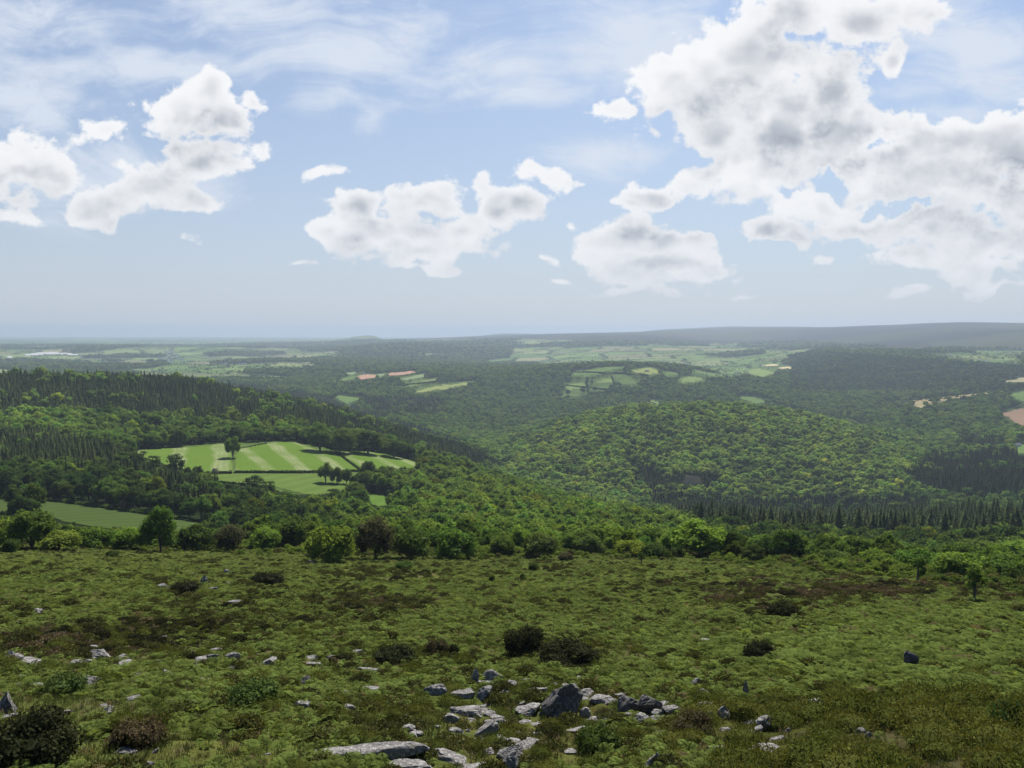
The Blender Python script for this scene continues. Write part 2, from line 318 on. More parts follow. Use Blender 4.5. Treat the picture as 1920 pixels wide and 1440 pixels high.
# ------------------------------------------------------------------ land cover
FIELDS = [  # name-giving look, polygon in photo points, colour, stripes
 ('pale striped hay field left of the lone oak', [(237,850),(266,844),(350,839),(425,832),(435,838),(434,852),(437,884),(383,886),(360,884),(313,874),(280,862)], 'hayA'),
 ('broad hay field with diagonal pale stripes right of the lone oak', [(439,856),(450,841),(499,832),(529,828),(556,830),(591,842),(628,848),(674,881),(674,884),(598,884),(441,884)], 'hayB'),
 ('narrow pale hay field at the right end of the striped fields', [(632,848),(693,847),(740,856),(806,873),(765,880),(720,880),(680,883)], 'hayB'),
 ('smooth bright green meadow below the dark field hedge', [(383,890),(440,889),(598,888),(656,905),(650,920),(600,930),(569,928),(510,914),(443,908),(397,901)], 'meadow'),
 ('small bright green clearing among trees right of the meadow', [(655,925),(695,924),(722,931),(757,943),(749,950),(709,950),(684,944)], 'bright'),
 ('dull green pasture sloping below the lane', [(51,939),(95,941),(180,951),(255,963),(325,974),(383,983),(382,998),(300,998),(180,990),(117,979),(91,968)], 'dull'),
 ('dull green pasture at the left edge beside the lane', [(-60,934),(0,935),(36,939),(33,956),(0,962),(-60,962)], 'dull'),
 ('small light green field behind the conifer spur', [(622,745),(640,741),(677,748),(655,760)], 'green'),
 ('green field left of the red ploughed strip', [(631,711),(666,705),(667,711),(647,716)], 'green'),
 ('red ploughed field on the middle ridge', [(666,706),(684,701),(709,703),(706,709),(677,712)], 'red'),
 ('second red ploughed strip on the middle ridge', [(720,707),(735,699),(775,696),(782,699),(745,705)], 'red'),
 ('green strip between the two red ploughed fields', [(709,702),(732,699),(719,706),(708,710)], 'pale'),
 ('pale green field right of the red strips', [(746,711),(797,701),(797,708),(757,714)], 'pale'),
 ('olive field above the long yellow green field', [(755,723),(768,717),(822,709),(826,713),(771,726)], 'olive'),
 ('long yellow green field on the wooded middle hill', [(771,736),(804,726),(884,715),(891,719),(833,732),(782,738)], 'yellow'),
 ('thin pale strip field at the back of the red fields', [(642,700),(684,696),(682,699),(655,704)], 'pale'),
 ('bright field at the left of the central hedged cluster', [(1061,722),(1099,718),(1101,726),(1067,735),(1060,731)], 'bright2'),
 ('bright field at the top of the central hedged cluster', [(1109,717),(1147,706),(1150,720),(1121,721)], 'bright2'),
 ('green field in the middle of the central hedged cluster', [(1103,726),(1140,723),(1147,731),(1101,735)], 'green'),
 ('green field at the bottom of the central hedged cluster', [(1045,740),(1107,736),(1088,745),(1059,746)], 'green'),
 ('little green field above the central cluster', [(1150,702),(1169,702),(1165,711),(1150,710)], 'green'),
 ('green field at the right of the central cluster', [(1158,711),(1183,710),(1201,722),(1165,723)], 'green'),
 ('wide green field on the ridge above the central cluster', [(1072,698),(1140,689),(1180,688),(1136,700),(1096,708),(1070,705)], 'green'),
 ('yellowish field on the ridge right of the wide green one', [(1180,693),(1220,689),(1242,700),(1216,705),(1186,699)], 'yellow'),
 ('small field between the yellowish and the eastern field', [(1245,699),(1267,699),(1274,706),(1248,706)], 'green'),
 ('green field at the right end of the ridge', [(1271,711),(1300,705),(1328,713),(1300,719),(1277,719)], 'bright2'),
 ('small lawn in the wood behind the wooded dome', [(1210,753),(1227,751),(1249,759),(1230,760)], 'bright2'),
 ('bright green field below the straw coloured strips', [(1397,694),(1424,691),(1457,700),(1431,708),(1404,702)], 'bright2'),
 ('straw coloured strip on the far hillside', [(1428,686),(1453,682),(1464,686),(1439,689)], 'straw'),
 ('second straw coloured strip lower to the right', [(1458,690),(1484,687),(1486,692),(1466,693)], 'straw'),
 ('green clearing behind the right shoulder of the dome', [(1377,744),(1413,743),(1439,753),(1420,760),(1400,752)], 'green'),
 ('bare reddish brown field at the right edge', [(1873,778),(1902,767),(1960,762),(1960,800),(1915,800),(1894,787)], 'brown'),
 ('green field above the bare brown one', [(1887,740),(1920,733),(1960,730),(1960,758),(1925,762),(1902,748)], 'green'),
 ('tan grass strip high at the right edge', [(1862,718),(1920,707),(1960,706),(1960,715),(1920,718)], 'tan'),
 ('green paddock by the farm at the right edge', [(1905,838),(1920,832),(1960,829),(1960,848),(1910,851)], 'green'),
 ('pale field beyond the plantation at the right edge', [(1845,975),(1920,966),(1990,966),(1990,984),(1887,982)], 'pale2'),
 ('pale strip of white sheeted ground on the far left hill', [(40,667),(52,663),(100,660),(150,664),(150,668),(100,665),(56,668)], 'white'),
 ('short strip of white sheeted ground at the left edge', [(-10,672),(20,668),(35,669),(20,672)], 'white'),
]
FCOL = {'hayA': (.135,.195,.050), 'hayB': (.165,.215,.070), 'meadow': (.072,.108,.026), 'bright': (.062,.106,.020), 'dull': (.038,.058,.017), 'green': (.080,.126,.036),  # 'dull' has cloud shade worked into its colour
        'red': (.27,.165,.115), 'pale': (.140,.180,.085), 'olive': (.115,.145,.045), 'yellow': (.165,.190,.060), 'bright2': (.125,.175,.052), 'straw': (.42,.34,.20),
        'brown': (.155,.105,.072), 'tan': (.21,.19,.11), 'pale2': (.175,.190,.085), 'white': (.33,.33,.33)}
SCRUB = [(1654,757),(1749,746),(1869,734),(1885,738),(1789,757),(1730,772),(1687,768)]
FPOLY = np.zeros(GPX.shape, np.int16) - 1
RAG = sstep(GR, 900, 1500)
FPX_, FPY_ = GPX + RAG * (fbm(GX / 45, GY / 45, 3, 33) - .5) * 14, GPY + RAG * (fbm(GX / 45, GY / 45, 3, 34) - .5) * 3.2
for k, (nm, poly, c) in enumerate(FIELDS):
    FPOLY[inpoly(FPX_, FPY_, poly) & GVIS & (GR > 250)] = k
GRASSY = [[(237,850),(350,836),(430,829),(560,828),(640,846),(806,872),(740,884),(660,900),(655,922),(570,928),(395,903),(380,886)], [(1043,746),(1056,712),(1072,698),(1140,687),(1180,687),(1240,690),(1280,703),(1330,713),(1300,719),(1205,722),(1165,732),(1110,746)], [(628,714),(668,700),(735,698),(798,701),(800,709),(828,710),(890,714),(892,720),(830,732),(770,737),(752,720),(700,712)], [(1395,694),(1430,684),(1486,686),(1490,693),(1457,702),(1430,708)]]
GRS = np.zeros(GPX.shape, bool)
for g_ in GRASSY: GRS |= inpoly(GPX, GPY, g_) & GVIS & (GR > 350)
SCR = inpoly(GPX, GPY, SCRUB) & GVIS & (GR > 1200)
# patchwork of hedged farmland beyond
def patchwork(x, y, size=190.0, seed=77):
    gx, gy = x / size, y / (size * .8); ix, iy = np.floor(gx).astype(np.int64), np.floor(gy).astype(np.int64)
    f1 = np.full(x.shape, 9.0); f2 = np.full(x.shape, 9.0); idn = np.zeros(x.shape)
    for dx in (-1, 0, 1):
        for dy in (-1, 0, 1):
            cx, cy_ = ix + dx, iy + dy
            sx, sy = cx + .15 + .7 * _h(cx, cy_, seed), cy_ + .15 + .7 * _h(cx, cy_, seed + 5)
            q = np.abs(gx - sx) * .62 + np.abs(gy - sy) * .62 + .38 * np.hypot(gx - sx, gy - sy)
            n = q < f1; f2 = np.where(n, f1, np.minimum(f2, q)); idn = np.where(n, _h(cx, cy_, seed + 9), idn); f1 = np.where(n, q, f1)
    return idn, (f2 - f1) * size * .5
def patches(x, y, r):
    a, b = patchwork(x, y, 180.0, 77), patchwork(x, y, 290.0, 78); n = r < 4300
    return np.where(n, a[0], b[0]), np.where(n, a[1], b[1])
def farm_share(px, py, r, x, y):
    """1 = open hedged farmland, 0 = wood, in the far country"""
    px = px + (fbm(x / 420, y / 420, 3, 62) - .5) * 130; py = py + (fbm(x / 500, y / 500, 3, 63) - .5) * 13
    w = fbm(x / 1500, y / 1500, 4, 61)
    s = sstep(w, .44, .52)
    w2 = fbm(x / 620, y / 620, 3, 66); s = np.where((px < 1340), np.maximum(sstep(w2, .45, .49), s * sstep(w2, .38, .42)), s)
    s = np.where((py < 660) & (px < 900), sstep(w2, .43, .48), s)
    s = np.where(inpoly(px, py, [(1440,700),(1490,668),(1560,655),(1640,664),(1720,672),(1800,690),(1930,702),(1930,735),(1700,742),(1550,742)]), 0.0, s)
    s = np.where(inpoly(px, py, [(600,690),(640,668),(800,668),(960,660),(1000,668),(900,690)]), s * .3, s)
    s = np.where(inpoly(px, py, [(540,650),(640,641),(760,640),(960,642),(985,660),(640,668)]), s * .25, s)
    s = np.where(inpoly(px, py, [(1690,662),(1930,660),(1930,690),(1800,684),(1720,672)]), 1.0, s)
    s = np.where(inpoly(px, py, [(960,655),(1300,648),(1330,676),(1200,690),(1000,688)]), np.maximum(s, .9), s)
    s = np.where(inpoly(px, py, [(1300,690),(1400,676),(1500,672),(1500,690),(1420,715),(1340,712)]), np.maximum(s, .8), s)
    s = np.where(inpoly(px, py, [(-200,655),(330,648),(560,660),(640,655),(640,700),(-200,700)]), sstep(w2, .43, .47), s)
    return np.where(r < 2900, np.where(inpoly(px, py, [(1320,690),(1500,690),(1470,712),(1360,722)]), s, 0.0), s)
def moorland(px, py, r):
    """open moor grass on the far hills"""
    m = (px > 760) & (py < np.interp(px, [760, 1000, 1200, 1350, 1500, 1700, 1920], [636, 636, 641, 644, 642, 655, 657]))
    return m & (r > 4500)

# ------------------------------------------------------------------ materials
def new_mat(name):
    m = bpy.data.materials.new(name); m.use_nodes = True; m.node_tree.nodes.clear(); return m, NT(m.node_tree)
def finish(N, sh):
    o = N.node('ShaderNodeOutputMaterial'); N.l.new(sh, o.inputs[0])
def bsdf(N, col, rough=0.9, bump=None, spec=0.15):
    b = N.node('ShaderNodeBsdfPrincipled'); N.put(b.inputs['Base Color'], col); N.put(b.inputs['Roughness'], rough); N.put(b.inputs['Specular IOR Level'], spec)
    if bump is not None: N.l.new(bump, b.inputs['Normal'])
    return b.outputs[0]
def attr(N, name, kind='GEOMETRY', out='Color'):
    return N.node('ShaderNodeAttribute', attribute_name=name, attribute_type=kind).outputs[out]
def leaf_mat(name, trans=0.3, own=None):
    """foliage: albedo = tint of the plant x tone of the leaf; own = fixed albedo instead of a tint"""
    m, N = new_mat(name)
    tint = attr(N, 'tint', 'INSTANCER', 'Vector') if own is None else own
    tone = attr(N, 'lc', 'GEOMETRY', 'Color')
    col = N.mix(1.0, tint, tone, 'MULTIPLY')
    d = N.node('ShaderNodeBsdfDiffuse'); N.put(d.inputs[0], col)
    t = N.node('ShaderNodeBsdfTranslucent'); N.put(t.inputs[0], N.mix(1.0, col, (1.25, 1.2, .7, 1), 'MULTIPLY'))
    ms = N.node('ShaderNodeMixShader'); ms.inputs[0].default_value = trans
    N.l.new(d.outputs[0], ms.inputs[1]); N.l.new(t.outputs[0], ms.inputs[2]); finish(N, ms.outputs[0]); return m
M = {}
M['leaf'] = leaf_mat('leaf', .38); M['needle'] = leaf_mat('needle', .18); M['frond'] = leaf_mat('frond', .42); M['sprig'] = leaf_mat('sprig', .2)
def bark_mat():
    m, N = new_mat('bark'); g = N.node('ShaderNodeNewGeometry').outputs['Position']
    n = N.noise(g, 6, 4); finish(N, bsdf(N, N.mix(n, (.05, .042, .034, 1), (.13, .115, .095, 1)), .95)); return m
M['bark'] = bark_mat()
def ground_mat(name, near):
    m, N = new_mat(name); p = N.node('ShaderNodeNewGeometry').outputs['Position']
    c = attr(N, 'cover')
    if near:
        a = N.noise(p, .9, 6, .65); b = N.noise(p, 7.0, 4, .6)
        c = N.mix(1.0, c, N.mix(a, (.62, .60, .58, 1), (1.4, 1.36, 1.25, 1)), 'MULTIPLY')
        c = N.mix(1.0, c, N.mix(b, (.55, .55, .55, 1), (1.45, 1.45, 1.4, 1)), 'MULTIPLY')
        bn = N.node('ShaderNodeBump'); bn.inputs['Strength'].default_value = .8; bn.inputs['Distance'].default_value = .12; N.l.new(b, bn.inputs['Height'])
        finish(N, bsdf(N, c, 1.0, bn.outputs[0], 0.0))
    else:
        a = N.noise(p, .012, 5, .6); b = N.noise(p, .06, 3, .6)
        c = N.mix(1.0, c, N.mix(a, (.78, .80, .78, 1), (1.22, 1.2, 1.2, 1)), 'MULTIPLY')
        c = N.mix(1.0, c, N.mix(b, (.85, .85, .85, 1), (1.15, 1.15, 1.15, 1)), 'MULTIPLY')
        finish(N, bsdf(N, c, 1.0, None, 0.0))
    return m
M['moor'] = ground_mat('moor_ground', True); M['land'] = ground_mat('land_cover', False)
def field_mat(key):
    m, N = new_mat('field_' + key); p = N.node('ShaderNodeNewGeometry').outputs['Position']
    col = FCOL[key]; n = N.noise(p, .035, 5, .6); f = N.noise(p, .5, 4, .7)
    c = N.mix(n, tuple(x * .80 for x in col) + (1,), tuple(x * 1.18 for x in col) + (1,))
    if key in ('hayA', 'hayB', 'meadow', 'bright', 'dull', 'red', 'brown'):
        if key in ('hayA', 'hayB'):
            dv, per = ((.877, .48), 27.0) if key == 'hayB' else ((.93, .36), 30.0)
            wob = N.m('MULTIPLY', N.m('SUBTRACT', N.noise(p, .02, 2), .5), 12.0)
            t = N.m('ADD', N.v('DOT_PRODUCT', p, (dv[0], dv[1], 0.0)), wob)
            s = N.m('SINE', N.m('MULTIPLY', t, 2 * math.pi / per))
            swath = N.rng(N.m('SINE', N.m('MULTIPLY', t, 2 * math.pi / 3.4)), -1, 1)
            patch = N.rng(N.noise(p, .03, 4, .65), .30, .62)
            k = N.m('MULTIPLY', N.rng(s, .05, .75), N.m('MULTIPLY_ADD', patch, .75, .25))
            k = N.m('MULTIPLY', k, N.m('MULTIPLY_ADD', swath, .35, .65))
            dark = (.064, .112, .017, 1); pale = (.165, .190, .090, 1)
            c = N.mix(k, N.mix(n, dark, (.090, .140, .026, 1)), pale)
        else:
            t = N.v('DOT_PRODUCT', p, (.96, -.28, 0.0)); s = N.rng(N.m('SINE', N.m('MULTIPLY', t, .55)), -1, 1)
            c = N.mix(N.m('MULTIPLY', s, .22), c, tuple(min(.8, x * 1.6) for x in col) + (1,))
    c = N.mix(1.0, c, N.mix(f, (.8, .8, .8, 1), (1.2, 1.2, 1.2, 1)), 'MULTIPLY')
    finish(N, bsdf(N, c, 1.0, None, 0.0)); return m

# ------------------------------------------------------------------ mesh building
def mesh_np(name, verts, faces_flat, counts, mats, mat_idx=None, lc=None, smooth=False):
    me = bpy.data.meshes.new(name); verts = np.asarray(verts, np.float32); nv = len(verts)
    counts = np.asarray(counts, np.int32); ff = np.asarray(faces_flat, np.int32)
    me.vertices.add(nv); me.vertices.foreach_set('co', verts.ravel())
    me.loops.add(len(ff)); me.loops.foreach_set('vertex_index', ff)
    me.polygons.add(len(counts)); st = np.concatenate([[0], np.cumsum(counts)[:-1]]).astype(np.int32)
    me.polygons.foreach_set('loop_start', st)
    if mat_idx is not None: me.polygons.foreach_set('material_index', np.asarray(mat_idx, np.int32))
    me.polygons.foreach_set('use_smooth', np.full(len(counts), smooth, bool))
    for m in mats: me.materials.append(m)
    if lc is not None:
        lc = np.asarray(lc, np.float32)
        if lc.ndim == 1: lc = np.repeat(lc[:, None], 3, 1)
        at = me.attributes.new('lc', 'FLOAT_COLOR', 'POINT'); at.data.foreach_set('color', np.concatenate([lc, np.ones((nv, 1), np.float32)], 1).ravel())
    me.update(calc_edges=True); return me
class Geo:
    """collects pieces: verts, faces, material index, leaf tone"""
    def __init__(s): s.v = []; s.f = []; s.c = []; s.mi = []; s.lc = []; s.n = 0
    def add(s, v, f, lc=1.0, mi=0):
        v = np.asarray(v, float); f = np.asarray(f, np.int64)
        s.v.append(v); s.f.append((f + s.n).ravel()); s.c.append(np.full(len(f), f.shape[1])); s.mi.append(np.full(len(f), mi))
        lc = np.asarray(lc, float); lc = np.full((len(v), 3), lc) if lc.ndim == 0 else (np.repeat(lc[:, None], 3, 1) if lc.ndim == 1 else lc)
        s.lc.append(lc); s.n += len(v)
    def leaves(s, c, u, w, tone, mi=0):
        """diamond leaves: centre, half length vector, half width vector"""
        n = len(c); v = np.stack([c - u, c + w, c + u, c - w], 1).reshape(-1, 3)
        tone = np.asarray(tone); tone = np.repeat(tone, 4, 0)
        s.add(v, np.arange(4 * n).reshape(n, 4), tone, mi)
    def tube(s, pts, rad, k=6, lc=1.0, mi=0):
        pts = np.asarray(pts, float); n = len(pts); V = []
        for i in range(n):
            t = pts[min(i + 1, n - 1)] - pts[max(i - 1, 0)]; t = t / (np.linalg.norm(t) + 1e-9)
            a = np.cross(t, [0.3, .9, .1]); a /= np.linalg.norm(a) + 1e-9; b = np.cross(t, a)
            th = np.linspace(0, 2 * np.pi, k, endpoint=False)
            V.append(pts[i] + rad[i] * (np.cos(th)[:, None] * a + np.sin(th)[:, None] * b))
        f = [[i * k + j, i * k + (j + 1) % k, (i + 1) * k + (j + 1) % k, (i + 1) * k + j] for i in range(n - 1) for j in range(k)]
        s.add(np.concatenate(V), f, lc, mi)
    def mesh(s, name, mats, smooth=False):
        return mesh_np(name, np.concatenate(s.v), np.concatenate(s.f), np.concatenate(s.c), mats, np.concatenate(s.mi), np.concatenate(s.lc), smooth)
def unit(v): return v / (np.linalg.norm(v, axis=-1, keepdims=True) + 1e-9)
def ico(sub):
    bm = bmesh.new(); bmesh.ops.create_icosphere(bm, subdivisions=sub, radius=1.0)
    v = np.array([x.co[:] for x in bm.verts]); f = np.array([[q.index for q in p.verts] for p in bm.faces]); bm.free(); return v, f
ICO = {k: ico(k) for k in (1, 2, 3, 4)}
def obj(name, me, parent=None, loc=None, rz=0.0, sc=1.0, **props):
    o = bpy.data.objects.new(name, me); C.objects.link(o); o.parent = parent
    if loc is not None: o.location = loc
    if rz: o.rotation_euler.z = rz
    if sc != 1.0: o.scale = (sc, sc, sc) if isinstance(sc, (int, float)) else sc
    for k, v in props.items(): o[k] = v
    return o

# ------------------------------------------------------------------ ground sheet, in three joined stretches
def cover_colour():
    col = np.zeros(GZ.shape + (3,), np.float32)
    R, X, Y = GR, GX, GY
    n1, n2 = fbm(X / 14, Y / 14, 4, 3), fbm(X / 4.2, Y / 4.2, 3, 4)
    moor = np.array([.052, .068, .020]); brown = np.array([.078, .074, .036]); olive = np.array([.066, .074, .022])
    a = sstep(n1, .48, .62)[..., None]; b = sstep(n2, .5, .68)[..., None]
    base = moor * (1 - a) + brown * a; base = base * (1 - b) + olive * b
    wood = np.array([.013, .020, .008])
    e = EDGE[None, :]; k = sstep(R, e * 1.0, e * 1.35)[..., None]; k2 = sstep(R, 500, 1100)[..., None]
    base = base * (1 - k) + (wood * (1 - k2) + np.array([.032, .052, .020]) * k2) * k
    rows = RR > 2450
    x, y, r, px, py = X[rows], Y[rows], R[rows], GPX[rows], GPY[rows]
    s = farm_share(px, py, r, x, y)
    idn, ed = patches(x, y, r)
    pal = np.array([[.085,.140,.040],[.115,.175,.052],[.145,.200,.070],[.100,.160,.045],[.16,.19,.08],[.125,.185,.060],[.19,.185,.10],[.085,.135,.045],[.11,.13,.06]])
    fc = .82 * pal[np.clip((idn * 9).astype(int), 0, 8)] * (.85 + .3 * _h((idn * 9999).astype(np.int64), (idn * 7777).astype(np.int64), 3))[:, :, None]
    hedge = np.array([.030, .046, .020])
    hw = np.clip(7 + r / 500, 8, 22)
    h = (1 - sstep(ed, hw * .6, hw * 1.3))[..., None]; fc = fc * (1 - h) + hedge * h
    wd = np.array([.030, .046, .019]) * (.75 + .5 * fbm(x / 60, y / 60, 3, 8))[..., None]
    s = sstep(s, .35, .65)[..., None]; far = wd * (1 - s) + fc * s
    mo = moorland(px, py, r)
    mc = np.array([.040,.043,.024]) * (1 - sstep(fbm(x / 1100, y / 700, 4, 14), .45, .58)[..., None]) + np.array([.020,.020,.017]) * sstep(fbm(x / 1100, y / 700, 4, 14), .45, .58)[..., None]
    far = np.where(mo[..., None], mc, far)
    q = sstep(r, 2500, 2800)[..., None]
    col[:] = base; col[rows] = base[rows] * (1 - q) + far * q
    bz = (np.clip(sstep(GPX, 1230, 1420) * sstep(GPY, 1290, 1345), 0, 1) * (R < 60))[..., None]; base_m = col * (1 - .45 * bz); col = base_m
    sc = SCR[..., None]; tn = np.array([.20, .17, .095]) * (.6 + .8 * fbm(X / 16, Y / 16, 3, 19))[..., None]
    gr = GRS[..., None]; col = np.where(gr, np.array([.060,.092,.026]) * (.7 + .6 * fbm(X / 20, Y / 20, 3, 29))[..., None], col)
    return np.where(sc, tn, col)
EDGE = pchip(*zip(*[(float(pix_az_slope(p[0], p[1])[0]), p[2]) for p in LINES[7]]), np.clip(AZ, *[float(pix_az_slope(q, 1050)[0]) for q in (2, 1918)]))
COVER = cover_colour()
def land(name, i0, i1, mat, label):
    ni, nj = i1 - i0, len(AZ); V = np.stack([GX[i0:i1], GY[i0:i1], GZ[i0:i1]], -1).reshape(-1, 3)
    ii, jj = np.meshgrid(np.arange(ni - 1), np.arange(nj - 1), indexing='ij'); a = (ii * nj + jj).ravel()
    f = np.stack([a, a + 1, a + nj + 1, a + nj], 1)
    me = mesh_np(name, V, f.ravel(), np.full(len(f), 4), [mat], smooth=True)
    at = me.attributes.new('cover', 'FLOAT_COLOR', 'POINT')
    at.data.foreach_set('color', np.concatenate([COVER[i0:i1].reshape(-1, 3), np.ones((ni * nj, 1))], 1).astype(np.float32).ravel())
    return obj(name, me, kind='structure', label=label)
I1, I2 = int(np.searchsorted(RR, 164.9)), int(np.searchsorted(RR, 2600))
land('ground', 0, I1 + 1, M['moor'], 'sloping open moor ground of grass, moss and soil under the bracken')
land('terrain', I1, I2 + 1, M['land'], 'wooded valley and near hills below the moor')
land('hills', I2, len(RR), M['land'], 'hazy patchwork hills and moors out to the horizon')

# ------------------------------------------------------------------ fields draped on the land
FMAT = {}
def make_fields():
    nj = len(AZ)
    for k, (nm, poly, key) in enumerate(FIELDS):
        msk = FPOLY == k
        if not msk.any(): continue
        q = msk[:-1, :-1] & msk[1:, :-1] & msk[:-1, 1:] & msk[1:, 1:]
        i, j = np.where(q)
        if not len(i): continue
        ids = np.stack([i * nj + j, i * nj + j + 1, (i + 1) * nj + j + 1, (i + 1) * nj + j], 1)
        u, inv = np.unique(ids, return_inverse=True)
        P = np.stack([GX.ravel()[u], GY.ravel()[u], GZ.ravel()[u]], -1); P[:, 2] += .12 + np.hypot(P[:, 0], P[:, 1]) * .0004
        if key not in FMAT: FMAT[key] = field_mat(key)
        me = mesh_np('field', P, inv.ravel(), np.full(len(ids), 4), [FMAT[key]], smooth=True)
        obj('field', me, kind='structure', label=nm, category='field')
make_fields()

# ------------------------------------------------------------------ trees: a few of each kind are modelled, then set out over the land
def rot_basis(n, rng):
    """two unit vectors across each normal"""
    r = unit(rng.normal(size=n.shape)); a = unit(np.cross(n, r)); return a, np.cross(n, a)
def broadleaf(seed, H=11.0, R=4.6, lobes=26, per=80, leaf=.34, core=1, airy=0.0, trunk=True, split=False, low=.20):
    """spreading tree: trunk, limbs and a crown of leafy boughs"""
    rng = np.random.default_rng(seed); g = Geo(); t = g if not split else Geo()
    base = H * low; ch = (H - base) / 2; cz = base + ch
    if trunk:
        t.tube([[0, 0, -1.2], [.1, 0, base * .6], [.05, .1, cz * .8], [0, 0, cz * 1.25]], [.05 * H * .75, .032 * H, .022 * H, .008 * H], 7, 1.0, 1)
    L = []
    for i in range(lobes):
        th = rng.uniform(0, 2 * np.pi); cz_ = rng.uniform(-.75, 1.0); rr = math.sqrt(max(0, 1 - cz_ ** 2)) if cz_ > -.2 else .95
        q = rng.uniform(.52, .84)
        c = np.array([R * q * rr * math.cos(th), R * q * rr * math.sin(th), cz + ch * q * cz_ * .92]); L.append((c, R * rng.uniform(.24, .42)))
    L.append((np.array([0, 0, cz]), R * .5))
    for k, (c, r) in enumerate(L):
        if trunk and k % 4 == 0 and k < 20: t.tube([[0, 0, base * .9 + .3 * k / 10], (c * [.5, .5, 1] + [0, 0, base]) / 2 * [1, 1, 1], c], [.02 * H, .013 * H, .005 * H], 5, 1.0, 1)
        tone = rng.uniform(.82, 1.18)
        if core:
            v, f = ICO[core]; w = v * (r * (.80 - .25 * airy) * (1 + .16 * rng.normal(size=(len(v), 1)))) * [1, 1, .82] + c
            g.add(w, f, tone * rng.uniform(.75, 1.0, len(v)))
        n = unit(rng.normal(size=(per, 3))); out = unit(c - np.array([0, 0, cz - ch * .5]))
        keep = (n @ out > -.35) | (n[:, 2] > .2); n = n[keep]
        p = c + n * (r * rng.uniform(.80, 1.16 + .2 * airy, (len(n), 1))) * [1, 1, .84]
        nn = unit(n + .75 * rng.normal(size=n.shape)); a, b = rot_basis(nn, rng); s = leaf * rng.uniform(.6, 1.35, (len(n), 1))
        hue = rng.uniform(.80, 1.22, (len(n), 1)) * np.array([1, 1, 1]) * (1 + rng.normal(size=(len(n), 3)) * .04) * tone
        g.leaves(p, a * s, b * s * .72, hue)
    if split: return g, t
    return g
def conifer(seed, H=19.0, R=2.9, lev=22, arms=8, split=False, dens=2):
    """pointed tree: straight stem, whorls of drooping sprays"""
    rng = np.random.default_rng(seed); g = Geo(); t = g if not split else Geo()
    t.tube([[0, 0, -1.5], [0, 0, H * .5], [0, 0, H * .97]], [.017 * H, .011 * H, .002 * H], 6, 1.0, 1)
    z0 = H * .12; k = 9; ring = []
    for q in (0.0, .3, .65, 1.0):                       # the dim mass of twigs inside
        th = np.linspace(0, 2 * np.pi, k, endpoint=False); rr = R * .58 * (1 - q) ** .85 * (1 + .2 * rng.normal(size=k)) + .03
        ring.append(np.stack([rr * np.cos(th), rr * np.sin(th), np.full(k, z0 + (H * .96 - z0) * q)], 1))
    f = [[i * k + j, i * k + (j + 1) % k, (i + 1) * k + (j + 1) % k, (i + 1) * k + j] for i in range(3) for j in range(k)]
    g.add(np.concatenate(ring), f, .8)
    for i in range(lev):
        q = (i + rng.uniform(-.3, .3)) / lev; q = min(max(q, 0), .985); z = z0 + (H - z0) * q; rad = R * (1 - q) ** .8 * rng.uniform(.85, 1.15) + .12
        for j in range(arms):
            th = 2 * np.pi * (j + rng.uniform(-.35, .35)) / arms + i * .7; l = rad * rng.uniform(.72, 1.15)
            d = np.array([math.cos(th), math.sin(th), -.30 + .35 * q]); s = np.array([-math.sin(th), math.cos(th), 0])
            for m in range(dens):
                c = np.array([0, 0, z]) + d * l * (.46 + .38 * m) + rng.normal(size=3) * .06 * R
                u = (d + .25 * rng.normal(size=3)) * l * (.42 if m == 0 else .26); w = (s + .35 * rng.normal(size=3)) * l * (.22 if m == 0 else .17)
                g.leaves(c[None], u[None], w[None], np.full((1, 3), rng.uniform(.72, 1.3)))
    top = np.array([[0, 0, H * .97]]); g.leaves(top, np.array([[0, 0, H * .045]]), np.array([[.1, 0, 0]]), np.ones((1, 3)))
    if split: return g, t
    return g
def bush(seed, H=1.6, R=1.3, lobes=12, per=80, leaf=.11):
    return broadleaf(seed, H, R, lobes, per, leaf, 1, .2, False)
BMATS = [M['leaf'], M['bark']]; CMATS = [M['needle'], M['bark']]
# near pool (crown and trunk apart), mid pool, far pool
NEARB = [broadleaf(100 + i, 11.0 + i % 3, 4.4 + .5 * (i % 2), 34, 130, .27, 1, .15 * (i % 3), True, True) for i in range(5)]
NEARB = [(g.mesh('crown', BMATS), t.mesh('trunk', BMATS)) for g, t in NEARB]
MIDB = [broadleaf(200 + i, 11.5, 4.9, 24, 62, .42).mesh('broadleaf_tree', BMATS) for i in range(5)]
NEARC = [conifer(300 + i, 19, 3.4 + .4 * (i % 2), 26, 9) for i in range(4)]
NEARC = [g.mesh('conifer_tree', CMATS) for g in NEARC]
FARB = [broadleaf(400 + i, 11.5, 5.0, 12, 34, .50, 2, 0, False).mesh('broadleaf_tree', BMATS) for i in range(4)]
FARC = [conifer(500 + i, 18, 3.7, 13, 6, False, 1).mesh('conifer_tree', CMATS) for i in range(3)]
PINE = [broadleaf(600 + i, 15.0, 3.6, 16, 60, .36, 1, .5).mesh('pine_tree', CMATS) for i in range(3)]

